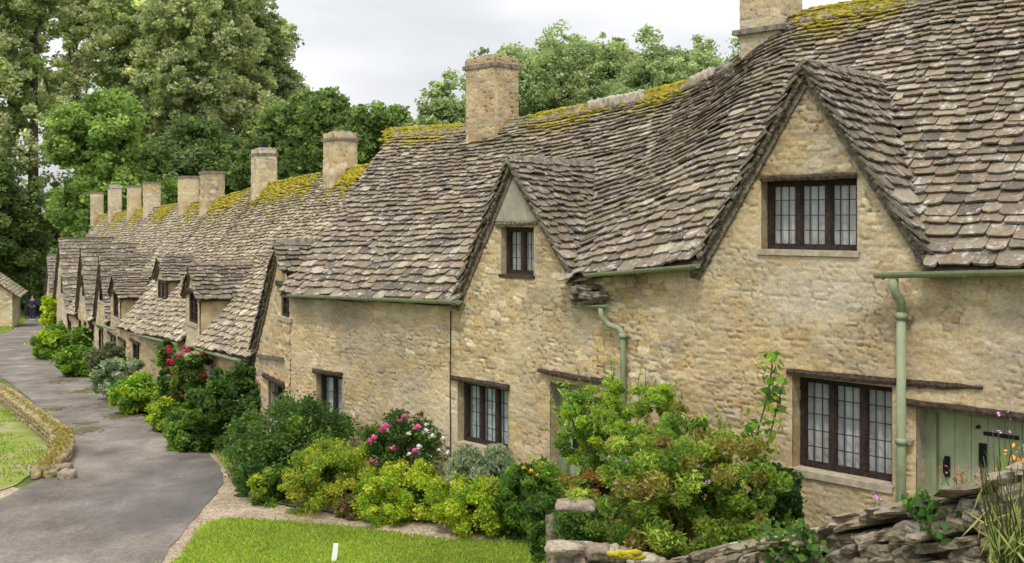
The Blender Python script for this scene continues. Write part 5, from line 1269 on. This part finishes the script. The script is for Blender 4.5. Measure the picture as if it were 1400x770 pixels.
# figure seen at its real size for that distance
person = thing('person', pc, 'person in dark blue clothes standing in the lane beyond the last cottage', 'person')
J = [(0, 0, .95), (0, 0, 1.15), (0, 0, 1.38), (0, 0, 1.50), (0, -.01, 1.60), (0, -.01, 1.70), (.19, 0, 1.40), (.25, -.02, 1.12), (.22, -.14, .92), (-.19, 0, 1.40), (-.25, -.03, 1.12), (-.16, -.2, 1.05),
     (.10, 0, .90), (.11, -.04, .50), (.11, 0, .08), (.11, -.13, .03), (-.10, 0, .90), (-.11, .03, .50), (-.12, .10, .08), (-.12, -.03, .03)]
E = [(0, 1), (1, 2), (2, 3), (3, 4), (4, 5), (2, 6), (6, 7), (7, 8), (2, 9), (9, 10), (10, 11), (0, 12), (12, 13), (13, 14), (14, 15), (0, 16), (16, 17), (17, 18), (18, 19)]
RDS = [.13, .12, .14, .055, .085, .075, .055, .042, .032, .055, .042, .032, .085, .06, .04, .035, .085, .06, .04, .035]
SK = mat('skin', (.52, .30, .21), .6); NV = mat('navy_jacket', (.025, .035, .085), .9); NT = mat('dark_blue_trousers', (.03, .04, .08), .9)
skin('body', J, E, RDS, SK, person)
skin('jacket', [J[i] for i in (0, 1, 2, 6, 7, 9, 10)] + [(.225, -.12, .97), (-.18, -.17, 1.06)], [(0, 1), (1, 2), (2, 3), (3, 4), (4, 7), (2, 5), (5, 6), (6, 8)], [.16, .145, .165, .075, .06, .075, .06, .05, .05], NV, person)
skin('trousers', [J[0], J[12], J[13], (.11, 0, .10), J[16], J[17], (-.12, .09, .10)], [(0, 1), (1, 2), (2, 3), (0, 4), (4, 5), (5, 6)], [.145, .10, .078, .06, .10, .078, .06], NT, person)
b = MB(); V = ICO[0] * [.095, .10, .09] + np.array([pc[0], pc[1] + .015, pc[2] + 1.70]); b.add(V, ICO[1]); b.build('hair', mat('brown_hair', (.09, .05, .03), .8), person, True)
for s in (-1, 1):
    b = MB(); b.stone((pc[0] + s * .115, pc[1] + (-.05 if s > 0 else .05), pc[2] + .04), (.11, .28, .09), jit=.03); b.build('shoe', mat('pale_shoe', (.45, .45, .46), .7), person, True)

# ------------------------------------------------------------------ parked car glimpsed under the trees
def car(loc, rot, colr, label):
    t = thing('parked_car', loc, label, 'car'); t.rotation_euler.z = rot
    prof = [(-2.0, .35), (-2.05, .65), (-1.95, .85), (-1.2, .95), (-.65, 1.38), (.55, 1.42), (1.35, 1.0), (1.95, .9), (2.05, .6), (2.0, .35)]
    def local(V): return np.array(V)
    def mk(name, V, Fc, m_, sm=False):
        me = bpy.data.meshes.new(name); me.from_pydata([tuple(v) for v in V], [], Fc); me.materials.append(m_); o = bpy.data.objects.new(name, me); C.objects.link(o); o.parent = t
        if sm: me.polygons.foreach_set('use_smooth', np.ones(len(me.polygons), bool))
        return o
    rows = []; ys = [-.82, -.78, .78, .82]
    V = []; n = len(prof)
    for y in ys:
        for (x, z) in prof:
            s = (1 - .18 * max(0, (z - .9) / .5)) if True else 1; V.append((x * (.985 if abs(y) > .8 else 1), y * s, z))
    Fc = [(i * n + j, i * n + j + 1, (i + 1) * n + j + 1, (i + 1) * n + j) for i in range(3) for j in range(n - 1)] + [tuple(range(n)), tuple(3 * n + j for j in range(n))] + [(i * n, (i + 1) * n, (i + 1) * n + n - 1, i * n + n - 1) for i in range(3)]
    bo = mk('body', V, Fc, colr)
    gl = mat('car_glass', (.02, .025, .03), .08)
    for y in (-1, 1):
        mk('side_window', [(-1.0, y * .80, .98), (-.6, y * .74, 1.32), (.5, y * .74, 1.34), (1.15, y * .80, 1.0)], [(0, 1, 2, 3)], gl)
    mk('windscreen', [(-1.2, -.70, .985), (-1.2, .70, .985), (-.68, .62, 1.37), (-.68, -.62, 1.37)], [(0, 1, 2, 3)], gl)
    for x in (-1.3, 1.3):
        for y in (-.78, .78):
            k = 16; V = [(x + .32 * math.cos(a), y + dy, .32 + .32 * math.sin(a)) for dy in (-.1, .1) for a in np.linspace(0, 2 * math.pi, k, endpoint=False)]
            Fc = [(i, (i + 1) % k, k + (i + 1) % k, k + i) for i in range(k)] + [tuple(range(k)), tuple(range(k, 2 * k))]
            wv = mk('wheel', V, Fc, mat('tyre', (.02, .02, .02), .9))
            yy = y + (.105 if y > 0 else -.105); V = [(x + .2 * math.cos(a), yy, .32 + .2 * math.sin(a)) for a in np.linspace(0, 2 * math.pi, k, endpoint=False)]
            rim = mk('rim', V, [tuple(range(k))], mat('rim', (.5, .5, .52), .4)); rim.parent = wv
    for y in (-.6, .6): mk('headlight', [(-2.055, y - .15, .62), (-2.055, y + .15, .62), (-2.03, y + .15, .75), (-2.03, y - .15, .75)], [(0, 1, 2, 3)], mat('lamp_lens', (.7, .7, .7), .2))
c_ = P(48, 412, 100); car((c_[0], 100, float(g(100)) + .65 - .65), R(12), mat('blue_car_paint', (.03, .10, .38), .3), 'blue car parked in the shade far beyond the lane')

# ------------------------------------------------------------------ trees
def tree(name, label, u0, vt, u1, vb, d, n, size, pal, seed, ncl=160, clr=.10, trunk_r=.35, lobes=None, depth=None, group='trees behind the row', elong=1.6, squash=.75, shell_=.75, tilt=0, up=None):
    x0 = (u0 - CX) / F * d; x1 = (u1 - CX) / F * d; zt = (HY - vt) / F * d + H; zb = (HY - vb) / F * d + H
    cx, cz, rx, rz = (x0 + x1) / 2, (zt + zb) / 2, (x1 - x0) / 2, (zt - zb) / 2; ry = depth or rx * .8; base = float(g(d))
    t = thing(name, (cx, d, base), label, 'tree', group); r = np.random.default_rng(seed)
    cl = clr * (x1 - x0) * .95; ncl = int(ncl * 2.6); n = int(n * 1.6); size = size * .76
    # the crown: several overlapping lobes rather than one ball
    lob = []
    nl = 11
    for i in range(nl):
        a = r.random() * 6.28; hgt = r.uniform(-.75, .72); rr = math.sqrt(max(0, 1 - hgt * hgt)) * .52 * r.uniform(.5, 1.15)
        lob.append((cx + math.cos(a) * rr * rx, d + math.sin(a) * rr * ry, cz + hgt * rz * .85, r.uniform(.34, .5) * rx, r.uniform(.3, .5) * min(rz, rx * 1.2)))
    lob.append((cx, d, cz + rz * .55, .38 * rx, .42 * rz)); nl += 1
    ctr = []
    per = max(3, ncl // nl)
    for (lx, ly, lz, lr, lh) in lob:
        q = r.normal(size=(per, 3)); q /= np.linalg.norm(q, axis=1, keepdims=True); q *= 1.06 * (1 - shell_ * r.random(per) ** 1.8)[:, None]
        ctr.append(np.stack([lx + q[:, 0] * lr, ly + q[:, 1] * lr, lz + q[:, 2] * lh], -1))
    ctr = np.concatenate(ctr); nc = len(ctr); ci = r.integers(0, nc, n); s_ = cl * (.55 + .9 * r.random(nc))
    o = r.normal(size=(n, 3)); o /= np.linalg.norm(o, axis=1, keepdims=True); o *= (r.random(n) ** .5)[:, None]; o[:, 2] *= squash
    pos = ctr[ci] + o * s_[ci][:, None]; pos[:, 2] = np.maximum(pos[:, 2], base + .1)
    foliage('crown', pos, ci, size, np.array(pal) * 1.3, t, seed, elong, 0, var=.5)
    b = MB(); top = np.array([cx + tilt, d, cz + rz * .55]); s0 = np.array([cx, d, base - .2]); m = s0 + (top - s0) * .45 + np.array([(r.random() - .5) * .1 * rx, 0, 0])
    b.tube([s0, s0 + (m - s0) * .12, m, (m + top) / 2 + (r.random(3) - .5) * .05 * rx, top], [trunk_r * 1.35, trunk_r, trunk_r * .72, trunk_r * .4, .04], 9)
    for i, (lx, ly, lz, lr, lh) in enumerate(lob):
        f = r.uniform(.25, .8); st = s0 + (top - s0) * f; st = s0 + (m - s0) * (f / .45) if f < .45 else m + (top - m) * ((f - .45) / .55); e = np.array([lx, ly, lz]); mm = (st + e) / 2 + np.array([0, 0, -.08 * rx]); k = trunk_r * (.48 - .25 * f)
        b.tube([st, mm, e], [k, k * .7, k * .3], 6, False)
        for j in range(4):
            c = ctr[i * per + j % per]; b.tube([mm + (e - mm) * r.random(), (e + c) / 2, c], [k * .35, k * .25, .02], 4, False)
    b.build('trunk', M['bark'], t, True)
    return t
WI = [(.20, .27, .13), (.27, .33, .18), (.16, .23, .10), (.33, .38, .24), (.12, .18, .07)]
W2_ = [(.16, .21, .10), (.21, .26, .14), (.26, .30, .18), (.11, .16, .07)]
SY = [(.10, .17, .045), (.13, .21, .055), (.17, .26, .07), (.07, .13, .035)]
DK = [(.06, .10, .036), (.09, .14, .05), (.12, .175, .06), (.07, .115, .05)]
MD = [(.07, .12, .035), (.095, .155, .045), (.12, .18, .055), (.05, .09, .03)]
PO = [(.145, .215, .10), (.18, .25, .125), (.22, .285, .15), (.11, .165, .075)]
tree('willow_tree', 'tall silvery willow with sky showing through at the far left', -90, -150, 180, 330, 78, 40000, .26, WI, 401, ncl=330, clr=.045, trunk_r=.5, depth=6, shell_=.8)
tree('willow_tree', 'second silvery willow, its trunk rising above the fresh green tree', 85, -150, 290, 290, 82, 34000, .26, WI, 402, ncl=270, clr=.05, trunk_r=.45, depth=5, shell_=.8)
tree('willow_tree', 'slim pale willow at the very edge of the picture', -190, -100, 40, 330, 86, 24000, .28, W2_, 418, ncl=230, clr=.055, trunk_r=.35, depth=4)
tree('willow_tree', 'thin feathery willow standing in the gap behind the two silvery ones', 40, -120, 170, 330, 90, 26000, .26, W2_ + WI[:2], 419, ncl=230, clr=.07, trunk_r=.3, depth=4)
tree('willow_tree', 'broad grey-green willow, its crown reaching out over the far chimneys', 170, -130, 410, 310, 80, 70000, .27, W2_ + WI[:2], 403, ncl=520, clr=.05, trunk_r=.5, depth=6)
tree('poplar_tree', 'upright paler tree forming the right shoulder of the willow group', 290, -20, 424, 240, 86, 32000, .27, PO + W2_[:2], 404, ncl=260, clr=.08, trunk_r=.4)
tree('sycamore_tree', 'fresh green broadleaf tree below the willows, left of the far chimneys', 52, 126, 240, 360, 66, 44000, .24, SY, 405, ncl=320, clr=.065, trunk_r=.35, depth=5)
tree('dark_tree', 'very dark dense tree low at the far left behind the outbuilding', -90, 215, 80, 402, 74, 34000, .28, DK, 406, ncl=220, clr=.09, trunk_r=.4, depth=5)
tree('dark_tree', 'dark tree closing the view beyond the last cottage', 20, 290, 130, 415, 84, 20000, .30, DK, 407, ncl=140, clr=.10, trunk_r=.3, depth=4)
tree('dark_tree', 'dark green tree directly behind the far chimneys', 180, 160, 350, 330, 72, 34000, .25, DK + MD[:1], 408, ncl=260, clr=.08, trunk_r=.35)
tree('dark_tree', 'mid green tree filling the gap right of the willows', 310, 140, 450, 300, 70, 26000, .25, MD, 409, ncl=200, clr=.085, trunk_r=.3)
tree('lime_tree', 'rounded deep green tree behind the two square chimneys', 378, 116, 508, 290, 64, 30000, .22, MD, 410, ncl=260, clr=.08, trunk_r=.35)
tree('lime_tree', 'lower rounded green tree sloping down to the mossy ridge', 440, 136, 572, 300, 62, 24000, .22, MD + SY[:1], 411, ncl=220, clr=.085, trunk_r=.3)
tree('poplar_tree', 'thin young tree left of the big chimney', 552, 96, 668, 270, 60, 9000, .20, PO, 412, ncl=110, clr=.09, trunk_r=.16, shell_=.8)
for i, (u0, vt, u1, lab) in enumerate([(610, 66, 780, 'pale poplar directly right of the big chimney'), (680, 36, 850, 'pale poplar with the highest top above the ridge, left of centre'), (755, 46, 905, 'pale poplar in the middle of the group over the ridge'),
                                       (815, 40, 965, 'pale poplar with ragged twin tops over the ridge'), (880, 44, 1030, 'pale poplar left of the cut-off chimney'), (945, 50, 1095, 'pale poplar half hidden by the cut-off chimney')]):
    tree('poplar_tree', lab, u0, vt, u1, 290, 84 + (i % 3) * 4, 40000, .24, PO, 420 + i, ncl=420, clr=.07, trunk_r=.3, depth=4)
tree('poplar_tree', 'lower pale tree filling the gap behind the mossy ridge beside the big chimney', 700, 78, 900, 260, 96, 26000, .26, PO, 430, ncl=300, clr=.075, trunk_r=.3, depth=4)
tree('poplar_tree', 'lower pale tree behind the ridge close to the cut-off chimney', 850, 66, 1060, 250, 97, 26000, .26, PO, 431, ncl=300, clr=.075, trunk_r=.3, depth=4)
# distant wood that closes the gaps low down
pos = []; ci = []; r = np.random.default_rng(9)
V = []
for i in range(420):
    u = r.uniform(-260, 700); d = r.uniform(100, 125); x = (u - CX) / F * d; top = (4 + 3 * vnoise(np.array(u * .012), np.array(3.), 2)) ; zc = r.uniform(g(d), g(d) + 4 + top * 1.4)
    m = 150; o = r.normal(size=(m, 3)); o /= np.linalg.norm(o, axis=1, keepdims=True); o *= (r.random(m) ** .5)[:, None] * 1.9; pos.append(np.array([x, d, zc]) + o); ci += [i] * m
o = foliage('distant_wood', np.concatenate(pos), np.array(ci), .5, DK + MD[:2], None, 500, var=.4); o['kind'] = 'stuff'
shrub('hedge_bush', 'green bush beside the person at the end of the lane', 'shrub', 46, 395, 66, 424, 78, 3000, .16, MD, 510, ncl=30, depth=1.2)
shrub('hedge_bush', 'dark bush between the outbuilding and the person', 'shrub', 22, 398, 44, 424, 82, 3000, .18, DK, 511, ncl=30, depth=1.2)
